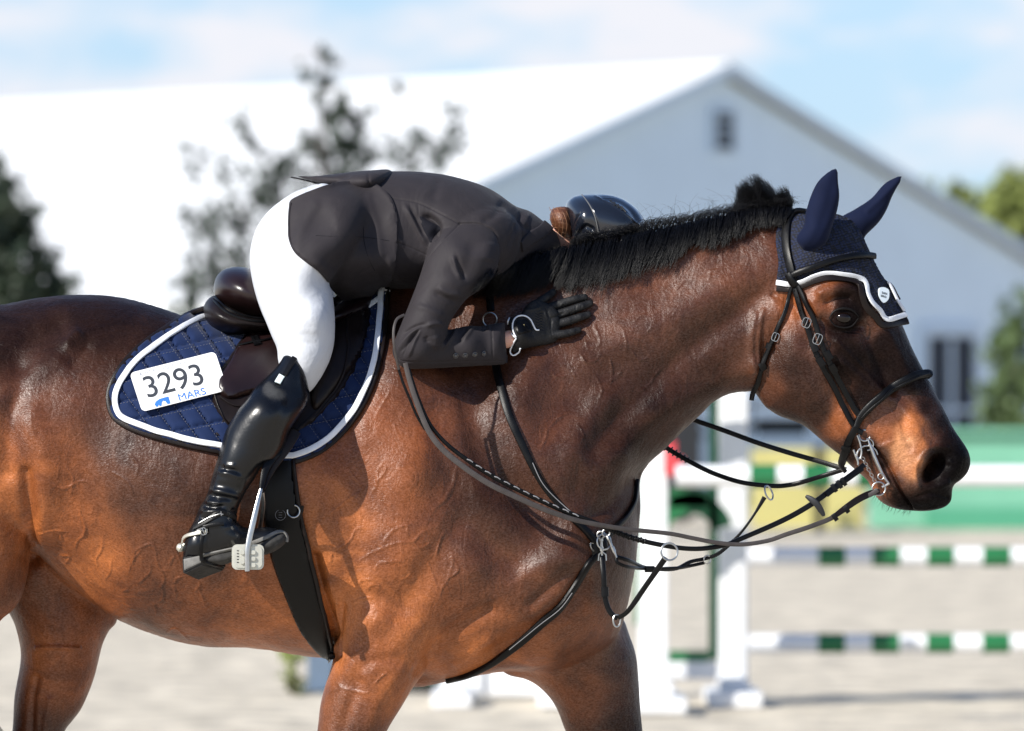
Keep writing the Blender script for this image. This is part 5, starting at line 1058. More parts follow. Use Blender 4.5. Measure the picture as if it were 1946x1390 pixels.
mesh_obj('hand_grip_lacing', *merge(wr), M_leb, rA)
lc = []
pl = resample(catmull([(1094, 979), (1031, 951), (985, 929), (935, 903), (893, 876)], False, 8), 21)
for (a, b) in pl:
    c = at(a, b, ysn(a) - .006); lc.append(tube([c + Vector((-.006, 0, .003)), c + Vector((0, -.002, .0012)), c + Vector((.006, 0, -.003))], .0013, 6))
mesh_obj('lacing', *merge(lc), M_thread, rA)
rB = thing('rein', 'lower near rein of worn grey brown leather sweeping across the shoulder to the curb ring', 'rein', tuple(at(1300, 1060, -.2)))
PBp = [(1668, 931), (1655, 940), (1638, 947), (1603, 968), (1580, 985), (1537, 1002), (1494, 1016), (1459, 1028), (1411, 1035), (1364, 1032), (1316, 1023), (1269, 1014), (1190, 1006), (1140, 998), (1088, 987), (1031, 967), (973, 941), (930, 920), (887, 892), (844, 857), (815, 820), (792, 765), (778, 722), (770, 690)]
ysb = lambda a: ysn(a) - .012
hang('rein_strap', [(a, b, ysb(a)) for a, b in PBp], [9, 9, 9, 8, 8, 8, 8.5, 9, 10, 11, 11, 11, 10, 9], .0045, M_rein, rB)
hang('rein_end', [(1672, 934, yb_ - .012), (1655, 938, yb_ - .015), (1630, 950, ysb(1630) - .006), (1604, 968, ysb(1604) - .005), (1585, 982, ysb(1585) - .004)], [10, 13, 13, 12, 9], .004, M_lea, rB)
for (a, b) in ((1612, 966), (1590, 981)): hang('keeper', [(a, b, ysb(a) - .009), (a - 7, b + 5, ysb(a) - .009)], 15, .006, M_leb, rB)
hang('rein_loop', [(758, 702, -.355), (751, 670, -.37), (748, 645, -.375), (749, 622, -.37), (755, 606, -.36), (768, 599, -.35)], 5, .003, M_rein, rB)
hang('rein_loop', [(757, 700, -.352), (766, 728, -.352), (778, 757, -.35), (792, 790, -.347), (808, 817, -.345)], 5, .003, M_leb, rB)
rC = thing('rein', 'far side flat black rein passing behind the jaw, the upper of the two', 'rein', tuple(at(1460, 890, .1)))
hang('rein_strap', [(1290, 786, .17), (1318, 798, .17), (1380, 820, .16), (1440, 842, .14), (1500, 861, .12), (1560, 878, .10), (1608, 893, .08)], 9.5, .004, M_leb, rC)
rD = thing('rein', 'far side round black rein hanging low behind the jaw, the lower of the two', 'rein', tuple(at(1400, 925, .1)))
hang('rein_strap', [(1240, 832, .17), (1262, 848, .17), (1285, 863, .17), (1330, 888, .16), (1367, 904, .15), (1414, 918, .13), (1470, 924, .11), (1500, 922, .11), (1523, 917, .10), (1566, 904, .10), (1606, 892, .08)], 9, .008, M_leb, rD)
wr = []
for i in range(7): a = 1258 + 8 * i; b = float(np.interp(a, [1240, 1262, 1285, 1330], [832, 848, 863, 888])); wr.append(ring(at(a, b, .17), (1, 0, -.8), .0070, .0018, n=12))
mesh_obj('hand_grip_lacing', *merge(wr), M_leb, rD)
# ------------------------------------------------------------------ RIDER
def limb(pts, y, cell=2, b=.006, Hk=1.0):
    """tapering limb as an outline piece; pts (px, py, r px, dy m)"""
    P = catmull([p[:3] for p in pts], False, 6); T = frames(P[:, :2]); N = np.stack([-T[:, 1], T[:, 0]], 1)
    up_ = P[:, :2] + N * P[:, 2:3]; dn = P[:, :2] - N * P[:, 2:3]
    def capp(c, t, r, s): 
        a0 = math.atan2(t[1], t[0]); return [c + r * np.array([math.cos(a0 + a), math.sin(a0 + a)]) for a in np.linspace(math.pi / 2, -math.pi / 2, 9)[1:-1]] if s > 0 else [c + r * np.array([math.cos(a0 + a), math.sin(a0 + a)]) for a in np.linspace(-math.pi / 2, -3 * math.pi / 2, 9)[1:-1]]
    out = list(up_) + capp(P[-1, :2], T[-1], P[-1, 2], 1) + list(dn[::-1]) + capp(P[0, :2], T[0], P[0, 2], -1)
    k = SC * (DIST + y) / DIST
    return dict(out=np.array(out), raw=True, y=y, cell=cell, e=8, b=b, H=[(p[0], p[1], p[2] * k * Hk) for p in pts], yc=[(p[0], p[1], p[3]) for p in pts])
def ys(a, b, trees=None):
    h = hit(a, b, trees or [HB]); return h[0].y if h else 0
M_skin = mat('light_skin', (0.55, 0.30, 0.22), rough=.5, var=.06, vs=30, bump=.0002, bs=500)
M_skin.node_tree.nodes['Principled BSDF'].inputs['Subsurface Weight'].default_value = .15; M_skin.node_tree.nodes['Principled BSDF'].inputs['Subsurface Scale'].default_value = .01
M_jack = mat('charcoal_jacket_fabric', (0.025, 0.0215, 0.0245), rough=.68, var=.06, vs=30, bump=.00018, bs=1100, sheen=.04, spec=.22)
def folds(m, scale, dist, st=(1, 1, 1)):
    nt = m.node_tree; N = nt.nodes.new; L = nt.links.new; b = nt.nodes['Principled BSDF']; bp_ = [n for n in nt.nodes if n.type == 'BUMP'][0]
    tc = N('ShaderNodeTexCoord'); mp = N('ShaderNodeMapping'); mp.inputs['Scale'].default_value = st; L(tc.outputs['Object'], mp.inputs[0]); n = N('ShaderNodeTexNoise'); n.inputs['Scale'].default_value = scale; n.inputs['Detail'].default_value = 3; n.inputs['Distortion'].default_value = 1.2; L(mp.outputs[0], n.inputs[0])
    b2 = N('ShaderNodeBump'); b2.inputs['Distance'].default_value = dist; L(n.outputs[0], b2.inputs['Height']); L(b2.outputs[0], bp_.inputs['Normal'])
folds(M_jack, 9, .005, (1, 1, .7))
M_bree = mat('white_breeches_fabric', (0.52, 0.54, 0.58), rough=.78, var=.02, vs=20, bump=.0002, bs=1300)
folds(M_bree, 12, .004)
M_glove = mat('black_glove_leather', (0.007, 0.007, 0.008), rough=.6, var=.25, vs=80, bump=.0014, bs=240, spec=.34)
M_helm = mat('glossy_navy_black_helmet', (0.008, 0.010, 0.016), rough=.16, var=.1, vs=20, coat=.8, bump=.0001, bs=700)
M_bun = mat('brown_hair_in_net', (0.10, 0.035, 0.015), rough=.45, var=.5, vs=60, bump=.002, bs=220)
M_hline = mat('dark_seam', (0.008, 0.008, 0.012), rough=.8, spec=.15)
eY = ys(800, 660) - .075; wY = min(ys(960, 650), ys(930, 650)) - .045; hY = ys(1040, 615)
sk = [limb([(600, 440, 55, 0), (720, 440, 62, 0), (860, 440, 62, 0), (920, 455, 48, 0)], 0, 4, .02, 1.4), limb([(920, 450, 36, .03), (1000, 456, 24, .07), (1060, 458, 22, .09), (1120, 430, 40, .11)], 0, 3, .02),
      limb([(1085, 440, 40, 0), (1130, 430, 52, 0), (1180, 440, 50, 0), (1205, 455, 36, 0)], .12, 3, .02, .95), limb([(1180, 470, 26, 0), (1192, 490, 18, .03)], .15, 2, .012),
      limb([(905, 455, 34, 0), (850, 560, 30, (eY + .14) * .6), (785, 660, 24, eY + .14)], -.14, 3, .01), limb([(785, 662, 24, 0), (880, 660, 22, (wY - eY) * .5), (960, 645, 17, wY - eY), (985, 636, 15, wY - eY + .01), (1010, 625, 14, wY - eY + .03)], eY, 2, .01, .85),
      limb([(905, 455, 34, 0), (880, 560, 30, .15), (850, 640, 24, .16)], .14, 3, .01), limb([(850, 640, 24, 0), (950, 620, 20, -.05), (1040, 600, 16, -.12)], .30, 3, .01),
      limb([(590, 430, 50, 0), (570, 560, 34, -.10), (590, 690, 26, -.16)], -.12, 4, .02), limb([(590, 430, 50, 0), (570, 560, 34, .10), (590, 690, 26, .16)], .12, 4, .02),
      limb([(575, 700, 24, .04), (480, 850, 24, -.02), (405, 990, 18, -.05), (470, 1022, 12, -.05)], -.32, 3, .015), limb([(575, 700, 24, -.04), (480, 850, 24, .02), (405, 990, 18, .05), (470, 1022, 12, .05)], .32, 3, .015)]
V, F = blob(sk, .005, .01, 3)
rider = mesh_obj('person', V, F, M_skin)
tag(rider, 'rider in charcoal jacket, white breeches and tall black boots bent forward hugging the horse\'s neck', 'person')
# ---- breeches
BR_ = [(622, 350), (600, 353), (582, 357), (559, 366), (533, 383), (509, 403), (490, 429), (480, 456), (476, 485), (478, 515), (485, 551), (496, 585), (509, 614), (522, 644), (531, 664), (534, 690), (545, 730), (575, 760), (587, 751), (599, 741), (615, 718), (630, 688), (638, 658), (640, 630), (639, 598), (634, 560), (628, 530), (660, 490), (690, 440), (690, 380)]
legH = [(520, 450, .07), (540, 560, .082), (590, 560, .088), (590, 640, .072), (580, 720, .05), (560, 690, .055), (620, 620, .065), (600, 430, .1), (660, 420, .1)]
yk = min(ys(600, 700, [SB, HB]), ys(620, 640, [SB, HB])) - .058
V, F = blob([dict(out=BR_, y=-.13, H=legH, yc=[(600, 380, 0), (500, 430, 0), (500, 540, -.04), (560, 560, -.09), (600, 620, yk + .14), (590, 700, yk + .13), (560, 740, yk + .13), (620, 540, -.08)], e=30, cell=3),
             dict(out=BR_, y=.13, H=legH, yc=[(600, 380, 0), (500, 430, 0), (500, 540, .04), (560, 560, .09), (600, 620, -(yk + .14)), (590, 700, -(yk + .13)), (560, 740, -(yk + .13)), (620, 540, .08)], e=30, cell=3),
             dict(out=[(622, 348), (582, 357), (545, 375), (512, 405), (498, 440), (510, 480), (560, 500), (640, 480), (690, 430), (690, 370)], y=0, H=[(580, 420, .185), (640, 420, .17)], b=.03, cell=3)], .0042, .015, 4, 1)
V = sculpt(V, F, [([(500, 443), (525, 436), (548, 425)], 3, -.003, True), ([(505, 450), (530, 440), (548, 436)], 2.2, .0018, True), ([(512, 441), (540, 442)], 2.5, -.002, True), ([(527, 430), (526, 500), (534, 560), (541, 590)], 1.3, -.0012), ([(584, 357), (582, 372)], 1.5, -.0012), ([(620, 560), (600, 600)], 20, .002),
    ([(530, 660), (560, 650), (600, 655)], 5, -.0012, True), ([(600, 735), (622, 700)], 4, .0012), ([(540, 640), (570, 628), (610, 630)], 6, .001, True)])
breeches = mesh_obj('breeches', V, F, M_bree, rider); RB = add_bvh(V, F)
# ---- jacket
JB = [(600, 352), (640, 338), (655, 332), (695, 327), (748, 326), (794, 327), (840, 332), (877, 340), (917, 353), (946, 368), (979, 391), (1006, 400), (1026, 414), (1046, 430), (1060, 446), (1062, 476), (1000, 520), (950, 548), (880, 560), (820, 552), (781, 553), (748, 551), (731, 545), (722, 548), (701, 566), (675, 573), (652, 568),
      (637, 553), (625, 538), (605, 515), (582, 498), (560, 479), (550, 456), (549, 430), (550, 400), (553, 384), (572, 374)]
jb = dict(out=JB, y=0.0, H=[(580, 430, .20), (640, 440, .20), (640, 530, .15), (700, 540, .14), (720, 430, .18), (800, 440, .18), (880, 430, .19), (930, 430, .175), (980, 450, .13), (1030, 440, .075), (700, 370, .15), (850, 370, .14), (950, 520, .12)], yc=[(600, 440, 0), (900, 440, 0), (1030, 440, .05)], e=30, cell=3)
S1 = [(874, 426), (897, 422), (925, 429), (943, 442), (951, 465), (948, 498), (936, 528), (913, 551), (890, 566), (877, 581), (862, 602), (852, 622), (846, 660), (800, 695), (764, 697), (749, 680), (746, 664), (753, 641), (764, 614), (781, 571), (797, 528), (814, 475), (834, 439)]
s1 = dict(out=S1, y=-.20, H=[(900, 460, .07), (880, 500, .075), (840, 560, .06), (800, 640, .052), (780, 670, .048)], yc=[(900, 450, .04), (880, 500, .01), (850, 560, (eY + .2) * .5), (800, 620, (eY + .2) * .9), (775, 670, eY + .2)], e=20, cell=3, b=.006)
S2 = [(775, 634), (800, 628), (830, 625), (850, 626), (867, 624), (887, 619), (913, 619), (940, 614), (959, 611), (960, 620), (962, 650), (963, 680), (962, 691), (940, 694), (913, 695), (847, 699), (781, 702), (764, 698), (750, 681), (748, 660), (758, 642)]
s2 = dict(out=S2, y=eY, H=[(780, 665, .048), (850, 662, .046), (920, 655, .042), (950, 652, .040)], yc=[(780, 660, 0), (870, 660, (wY - eY) * .5), (950, 650, wY - eY)], e=20, cell=2, b=.005)
far1 = limb([(905, 470, 50, 0), (880, 560, 42, .15), (850, 630, 36, .16)], .14, 3, .02); far2 = limb([(850, 630, 36, 0), (950, 620, 32, -.05), (1000, 600, 30, -.08)], .31, 3, .01)
V, F = blob([jb, dict(out=[(860, 420), (900, 400), (950, 400), (985, 430), (980, 480), (950, 520), (900, 540), (850, 500), (840, 450)], y=-.10, H=[(920, 460, .09)], yc=[(920, 450, 0)], b=.035, cell=3, e=20), s1, s2, far1, far2], .004, .012, 3, 1)
def fo(pts, r, a, z=None, t=True):
    if z: pts = vz(z[0], z[1], z[2], pts)
    return (pts, r, a, t)
ZA = (450, 300, 3.0217); ZG = (740, 540, 4.633)
jf = [fo([(705, 300), (720, 400), (735, 560), (790, 650)], 1.6, -.002, None, False)]
jf = [fo([(770, 237), (900, 235), (1040, 258), (1150, 310), (1280, 378)], 1.4, -.0016, ZA, False), fo([(1040, 258), (1045, 340)], 1.3, -.001, ZA), fo([(1280, 378), (1380, 376), (1440, 395), (1490, 440), (1510, 520), (1500, 620)], 1.8, -.003, ZA, False), fo([(1280, 380), (1110, 560), (1030, 740), (975, 900)], 1.4, -.0016, ZA, False),
      fo([(725, 400), (730, 500), (760, 600), (790, 660)], 2.2, -.004, ZA), fo([(738, 400), (745, 500), (775, 600)], 2.0, .002, ZA), fo([(440, 445), (560, 452), (720, 455), (900, 480), (1090, 560)], 1.3, -.0013, ZA, False), fo([(370, 230), (368, 300), (372, 400)], 1.3, -.0010, ZA, False),
      # big folds of the body
      fo([(740, 330), (720, 380), (715, 450)], 6, -.004, ZA), fo([(770, 340), (800, 420), (830, 500)], 5, .0025, ZA), fo([(870, 310), (900, 420), (960, 520)], 6, .003, ZA), fo([(850, 300), (860, 400), (900, 500)], 5, -.0028, ZA),
      fo([(960, 270), (1000, 340), (1060, 450), (1100, 520)], 5, .0035, ZA), fo([(990, 270), (1040, 370), (1080, 460)], 4, -.003, ZA), fo([(1060, 340), (1110, 350), (1150, 400), (1120, 480)], 7, -.010, ZA), fo([(860, 560), (900, 650), (930, 720)], 10, .004, ZA), fo([(820, 560), (850, 640), (860, 690)], 8, -.005, ZA),
      fo([(1160, 110), (1140, 200), (1120, 260)], 10, -.002, ZA), fo([(780, 120), (790, 200)], 9, -.003, ZA), fo([(1480, 220), (1560, 260), (1610, 300)], 6, .003, ZA), fo([(1530, 260), (1480, 330), (1400, 370)], 8, -.003, ZA), fo([(1640, 300), (1600, 400), (1560, 520)], 5, -.003, ZA), fo([(1680, 310), (1650, 380), (1620, 450)], 6, .002, ZA),  fo([(1600, 380), (1700, 420)], 5, -.002, ZA),
      # sleeve, upper
      fo([(1240, 560), (1260, 640), (1290, 700)], 5, .004, ZA), fo([(1260, 560), (1290, 640), (1320, 700)], 4, -.003, ZA), fo([(1150, 740), (1220, 780), (1300, 790)], 6, .003, ZA), fo([(1130, 770), (1200, 810), (1270, 830)], 5, -.003, ZA), fo([(1360, 480), (1330, 600), (1280, 700)], 16, -.004, ZA), fo([(1450, 480), (1430, 600)], 14, .003, ZA), fo([(1010, 850), (1100, 870), (1200, 920)], 6, .002, ZA),
      # elbow fan and forearm
      fo([(300, 365), (200, 430), (110, 530), (70, 620)], 3.2, .0032, ZG), fo([(290, 380), (210, 460), (150, 560), (120, 640)], 2.6, -.0032, ZG), fo([(280, 390), (230, 490), (190, 590), (160, 650)], 2.8, .003, ZG), fo([(260, 430), (180, 500), (100, 600)], 2.2, -.0022, ZG), fo([(330, 350), (200, 390), (110, 450)], 3, -.0025, ZG), fo([(470, 360), (400, 350), (320, 370)], 4, .003, ZG),
      fo([(600, 370), (570, 450), (500, 520), (455, 590)], 4, .0045, ZG), fo([(570, 380), (530, 460), (470, 530)], 3.2, -.0038, ZG), fo([(700, 390), (650, 430), (610, 520)], 5, -.0038, ZG), fo([(740, 370), (700, 430), (650, 500)], 4, .003, ZG), fo([(400, 450), (410, 520), (380, 560)], 8, .003, ZG), fo([(320, 460), (340, 520)], 5, -.0025, ZG), fo([(900, 350), (903, 450), (908, 560), (908, 660)], 1.3, -.0018, ZG, False), fo([(60, 650), (120, 680), (300, 690), (600, 685), (1000, 680)], 1.3, -.0014, ZG, False), fo([(800, 370), (830, 400), (860, 370)], 4, -.003, ZG)]
V = sculpt(V, F, [(a[0], a[1], a[2] * (1.35 if a[1] > 2 else 1.15), a[3]) for a in jf])
jacket = mesh_obj('jacket', V, F, M_jack, rider); JV = add_bvh(V, F)
V, F = blob([dict(out=[(552, 335), (572, 334), (600, 335), (622, 333), (655, 329), (700, 325), (745, 325), (735, 360), (706, 379), (682, 374), (648, 364), (622, 356), (589, 344), (566, 338)], y=-.02, H=[(700, 350, .14), (650, 345, .10), (600, 341, .05), (570, 337, .02)], e=20, cell=2)], .003, .004, 3, 0)
V = sculpt(V, F, [([(600, 342), (660, 350), (700, 368)], 8, .004), ([(660, 335), (640, 345)], 5, -.003), ([(700, 330), (702, 350), (706, 378)], 2, -.003)]); mesh_obj('tail_flap', V, F, M_jack, jacket)
Q, N = drape([(553, 337), (589, 345), (622, 357), (648, 365), (682, 375), (706, 380)], .0, [add_bvh(V, F)], 4); BVH.pop(); mesh_obj('tail_hem', *tube(Q, .0016, 6), M_jack, jacket)
V, F = patch([(553, 384), (572, 373), (600, 362), (625, 354), (665, 348), (710, 350), (745, 380), (756, 430), (752, 500), (742, 538), (731, 546), (722, 547), (701, 565), (676, 573), (652, 568), (637, 553), (625, 538), (605, 515), (582, 498), (560, 479), (550, 456), (549, 430), (550, 400)], .003, .0032, [RB, JV], 3.2, 3, smooth=40, hfun=lambda x, y, sd: .0035 * np.exp(-((seg_dist(x, y, [(600, 395), (585, 420), (570, 450), (566, 480)])[0] / 11) ** 2)) + .0015 * np.exp(-((seg_dist(x, y, [(628, 400), (645, 430), (670, 450)])[0] / 12) ** 2)) + .002 * np.exp(-((seg_dist(x, y, [(700, 380), (715, 430), (725, 500)])[0] / 7) ** 2)) + .004 * np.exp(-((seg_dist(x, y, [(600, 500), (640, 530), (680, 545)])[0] / 10) ** 2)), spl=True)
mesh_obj('front_skirt', V, F, M_jack, jacket); JV2 = add_bvh(V, F)
Q, N = drape([(600, 448), (640, 450), (690, 451), (740, 458)], .0002, [JV2, JV], 4); mesh_obj('dart_seam', *tube(Q, .0004, 5), M_hline, jacket)
Q, N = drape([(690, 432), (692, 460), (700, 490), (712, 515)], .0002, [JV2, JV], 4); mesh_obj('pocket_seam', *tube(Q, .0007, 5), M_hline, jacket)
Q, N = drape([(553, 386), (550, 400), (549, 430), (551, 456), (561, 479), (583, 498), (606, 515), (626, 538)], .0, [JV2, JV], 4); mesh_obj('front_hem', *tube(Q, .0022, 6), M_jack, jacket)
Q, N = drape([(1042, 428), (1030, 440), (1010, 452), (990, 470)], .001, [JV], 4); mesh_obj('collar', *ribbon(Q, N, .026, .005), M_jack, jacket)
Q, N = drape([(960, 612), (962, 635), (963, 660), (962, 690)], .0, [JV], 4); mesh_obj('cuff_hem', *tube(Q, .0024, 6), M_jack, jacket)
M_but = mat('dark_horn_button', (0.012, 0.012, 0.016), rough=.15, coat=.8)
for (a, b) in ((866, 676), (884, 675.5), (902, 673.5), (919, 672)):
    h = hit(a, b, [JV]); V_, F_ = merge([ring(h[0] + h[1] * .001, h[1], .0048, .0015, n=18), sphere_mesh(h[0] + h[1] * .0005, .0042, (1, .45, 1), 8)]); mesh_obj('sleeve_button', V_, F_, M_but, jacket)
# the dark mesh gusset under the arm
V, F = patch([(798, 411), (815, 420), (838, 434), (826, 448), (819, 462), (812, 450), (802, 430)], .0, .0012, [JV], 3, 3); mesh_obj('underarm_gusset', V, F, M_hline, jacket)
# ---- boots
BO1 = [(531, 686), (536, 676), (544, 671), (552, 669), (562, 672), (572, 680), (578, 694), (581, 712), (584, 735), (588, 752), (581, 773), (566, 795), (550, 820), (540, 850), (522, 876), (508, 882), (496, 890), (487, 906), (470, 932), (461, 950), (455, 962), (450, 984), (454, 993), (464, 1001), (484, 1003), (501, 1001), (524, 1004), (538, 1012), (544, 1021), (543, 1031), (532, 1041), (500, 1044), (467, 1046), (430, 1054), (380, 1064), (350, 1066), (348, 1053), (350, 1033), (357, 1013), (365, 998), (372, 984), (380, 964), (391, 947), (399, 924), (406, 898), (415, 869), (424, 837), (430, 818), (440, 800), (452, 780), (467, 762), (488, 733), (510, 711), (521, 699)]
ZB = 0
yb1 = min(ys(560, 700, [RB, SB]) , -.3) - .03; ybt = ys(470, 880) - .075; ybf = min(ys(440, 1000), ys(500, 1000)) - .075
def boot(sign):
    return dict(out=BO1, y=sign * -.36, H=[(555, 700, .045), (520, 760, .050), (480, 830, .050), (450, 900, .044), (420, 960, .038), (400, 1020, .036), (460, 1025, .036), (520, 1022, .030), (365, 1045, .030)],
      yc=[(555, 700, sign * (-(.36 + (yk + .0)) if False else (yk + .355))), (500, 800, sign * (ybt + .355)), (440, 900, sign * (ybt + .355)), (400, 1000, sign * (ybf + .36)), (360, 1045, sign * (ybf + .37)), (520, 1025, sign * (ybf + .345))], e=25, cell=3)
def bootfix(p, s):
    for i, q in enumerate(p['yc']):
        pass
    return p
ycs = [(555, 700, yk + .36 - .028), (500, 800, ybt + .36), (440, 900, ybt + .36), (400, 1000, ybf + .36), (360, 1045, ybf + .355), (520, 1025, ybf + .36)]
for sgn in (1, -1):
    p = dict(out=BO1, y=-.36 * sgn, H=boot(1)['H'], yc=[(a, b, c * sgn) for a, b, c in ycs], e=25, cell=3)
    V, F = blob([p], .0038, .01, 3, 1 if sgn == 1 else 0)
    if sgn == 1:
        Z6 = (300, 800, 3.476)
        V = sculpt(V, F, [fo([(400, 310), (470, 320), (560, 350)], 6, -.004, Z6), fo([(400, 340), (480, 350), (560, 380)], 5, .0035, Z6), fo([(430, 300), (520, 300)], 5, .003, Z6), fo([(330, 490), (400, 500), (500, 520)], 5, -.005, Z6), fo([(340, 460), (430, 470), (540, 500)], 5, .0045, Z6), fo([(310, 530), (380, 545), (430, 540)], 4, .004, Z6), fo([(300, 560), (370, 570), (450, 560)], 4, -.0045, Z6), fo([(280, 600), (350, 600), (420, 590)], 4, .004, Z6), fo([(270, 640), (330, 640), (400, 620)], 4, -.003, Z6), fo([(480, 590), (530, 600)], 4, -.003, Z6), fo([(380, 420), (460, 430), (560, 450)], 6, -.002, Z6),
            fo([(330, 700), (330, 800), (335, 850)], 1.3, -.001, Z6, False), fo([(430, 710), (520, 690), (600, 700)], 5, .002, Z6), ([(562, 673), (548, 700), (532, 726)], 1.3, -.001, False), ([(560, 745), (520, 820), (490, 880)], 10, -.002, True)])
    bt = mesh_obj('boot', V, F, M_shiny, rider)
    if sgn == 1: BT = add_bvh(V, F); boot1 = bt
def bstrap(name, path, w, th, m, off=.002, trees=None, par=None, **k):
    return strap(name, path, w, th, m, par or boot1, off=off, trees=trees or [BT], **k)
bstrap('top_tab', [(564, 673), (556, 688), (548, 702), (541, 714)], 11, .003, M_leb, off=.001)
h = hit(529, 722, [BT]); bstrap('silver_badge', [(536, 715), (527, 730)], 12, .002, mat('silver_label', (.62, .72, .72), rough=.4), off=.003, step=3)
bstrap('back_tab', [(523, 691), (513, 707)], 9, .005, M_leb, off=.003)
bstrap('zip_flap', [(369, 1003), (384, 995), (400, 986), (414, 978), (424, 974), (440, 980), (447, 985)], 12, .004, M_leb, off=.001); bstrap('zip_teeth', [(380, 996), (400, 985), (420, 975)], 2, .002, M_steel, off=.005)
c = hit(420, 976, [BT])[0] + Vector((0, -.006, 0)); mesh_obj('zip_pull', *merge([tube([c + Vector((-.004, 0, 0)), c + Vector((.005, 0, -.002))], .0014, 6), tube([c + Vector((0, 0, .004)), c + Vector((.001, 0, -.005))], .0012, 6)]), M_steel, boot1)
M_rub = mat('worn_black_rubber', (0.022, 0.021, 0.020), rough=.85, var=.4, vs=60, bump=.0012, bs=160); M_rand = mat('grey_worn_rand', (0.16, 0.155, 0.145), rough=.8, var=.3, vs=60, bump=.0006, bs=300)
fy = ybf
yn_ = fy - .030
HP = [(346, 1060, 0), (382, 1053, 0), (384, 1073, -.001), (347, 1091, -.001), (428, 1084, .055), (376, 1104, .050), (428, 1056, .060), (356, 1060, .060)]
hbm = bmesh.new(); hvv = [hbm.verts.new(at(a, b, yn_ + c)) for a, b, c in HP]
for f_ in ((0, 1, 2, 3), (3, 2, 4, 5), (1, 6, 4, 2), (6, 7, 5, 4), (7, 0, 3, 5), (0, 7, 6, 1)): hbm.faces.new([hvv[k] for k in f_])
bmesh.ops.bevel(hbm, geom=hbm.edges[:] + hbm.verts[:], offset=.003, segments=2, affect='EDGES'); bmesh.ops.triangulate(hbm, faces=hbm.faces[:])
V = [v.co[:] for v in hbm.verts]; hbm.verts.index_update(); F = [tuple(v.index for v in f.verts) for f in hbm.faces]; hbm.free()
mesh_obj('heel', V, F, M_rub, boot1); HL = add_bvh(V, F)
V, F = blob([dict(out=[(380, 1058), (430, 1046), (470, 1037), (505, 1024), (530, 1014), (541, 1014), (545, 1022), (543, 1032), (532, 1042), (518, 1050), (500, 1056), (470, 1060), (440, 1069), (424, 1074), (390, 1070)], y=fy - .002, H=[(430, 1058, .036), (500, 1042, .043), (525, 1032, .040)], e=20, cell=2)], .003, .003, 1); V = sculpt(V, F, [([(500 + i * 5, 1050 - i * 2), (520 + i * 5, 1032 - i * 2)], 1.2, -.0018, False) for i in range(-2, 4)]); mesh_obj('sole', V, F, M_rub, boot1); SL = add_bvh(V, F)
Q, N = drape([(382, 1056), (430, 1045), (467, 1036), (505, 1022), (524, 1013), (538, 1012), (545, 1021), (544, 1031)], .001, [SL, BT], 4); mesh_obj('sole_rand', *ribbon(Q, N, .0075, .003), M_rand, boot1)
V, F = patch([(349, 1063), (381, 1056), (382, 1069), (350, 1084)], .0006, .001, [HL, BT], 2, 2, spl=False); mesh_obj('heel_rand', V, F, M_rand, boot1)
# spur
spur = thing('spur', 'small round steel spur strapped to the heel of the black boot', 'spur', tuple(at(345, 1050, fy)))
Q, N = drape([(350, 1032), (352, 1024), (360, 1019), (378, 1014), (394, 1009)], .004, [BT], 3); mesh_obj('band', *ribbon(Q, N, .0075, .0028), M_alu, spur)
c = at(343, 1041, fy - .01); mesh_obj('knob', *merge([sphere_mesh(c, .0088, (1, 1, 1), 10), ring(c, (1, 0, -.4), .0078, .0018), tube([c, at(352, 1034, fy - .014)], .004, 8)]), M_alu, spur)
Q, N = drape([(390, 1001), (387, 1012), (383, 1030), (382, 1050), (384, 1066)], .004, [BT, SL, HL], 3); mesh_obj('strap', *ribbon(Q, N, .0075, .003), M_leb, spur)
Q, N = drape([(384, 1064), (398, 1068), (412, 1073), (424, 1076)], .004, [SL, HL], 3); mesh_obj('strap', *ribbon(Q, N, .006, .003), M_leb, spur)
buckle(387, 1010, 20, .011, .014, spur, [BT], off=.008, r=.0012); Q, N = drape([(388, 1002), (405, 998), (425, 996)], .004, [BT], 3); mesh_obj('strap', *ribbon(Q, N, .0075, .003), M_leb, spur)
# stirrup
stir = thing('stirrup', 'steel stirrup iron with cream cheese grater tread hanging on its leather', 'stirrup', tuple(at(471, 1087, fy - .05)))
ysr = fy - .062
q_ = [(556, 812, ys(556, 812, [SB]) - .006), (545, 832, ys(545, 832, [SB, HB]) - .008), (530, 852, -.375), (515, 872, -.39), (505, 892, -.40), (499, 915, -.41), (496, 932, ysr + .02)]
hang('stirrup_leather', q_, [26, 25, 22, 20, 15, 11, 8], .006, M_leb, stir); hang('stirrup_leather', [(562, 820, -.36), (545, 850, -.375), (525, 880, -.385), (508, 910, -.395), (500, 930, ysr + .03)], [20, 18, 12, 8], .005, M_lea, stir)
V_, F_ = ribbon(catmull([tuple(at(a, b, c)) for a, b, c in ((496, 930, ysr + .02), (490, 955, ysr + .012), (482, 990, ysr + .004), (474, 1025, ysr), (470, 1050, ysr - .002), (470, 1086, ysr - .002))], False, 5), np.tile([0, -1, 0], (26, 1)), [.007, .0095, .0115, .0115, .010, .010], .006); mesh_obj('branch', V_, F_, M_steel, stir)
V_, F_ = ribbon(catmull([tuple(at(a, b, c)) for a, b, c in ((498, 934, ysr + .03), (500, 960, ysr + .06), (496, 990, ysr + .09), (490, 1020, ysr + .115))], False, 5), np.tile([0, -1, 0], (16, 1)), .009, .006); mesh_obj('branch', V_, F_, M_steel, stir)
c = at(471, 1058, ysr + .03)
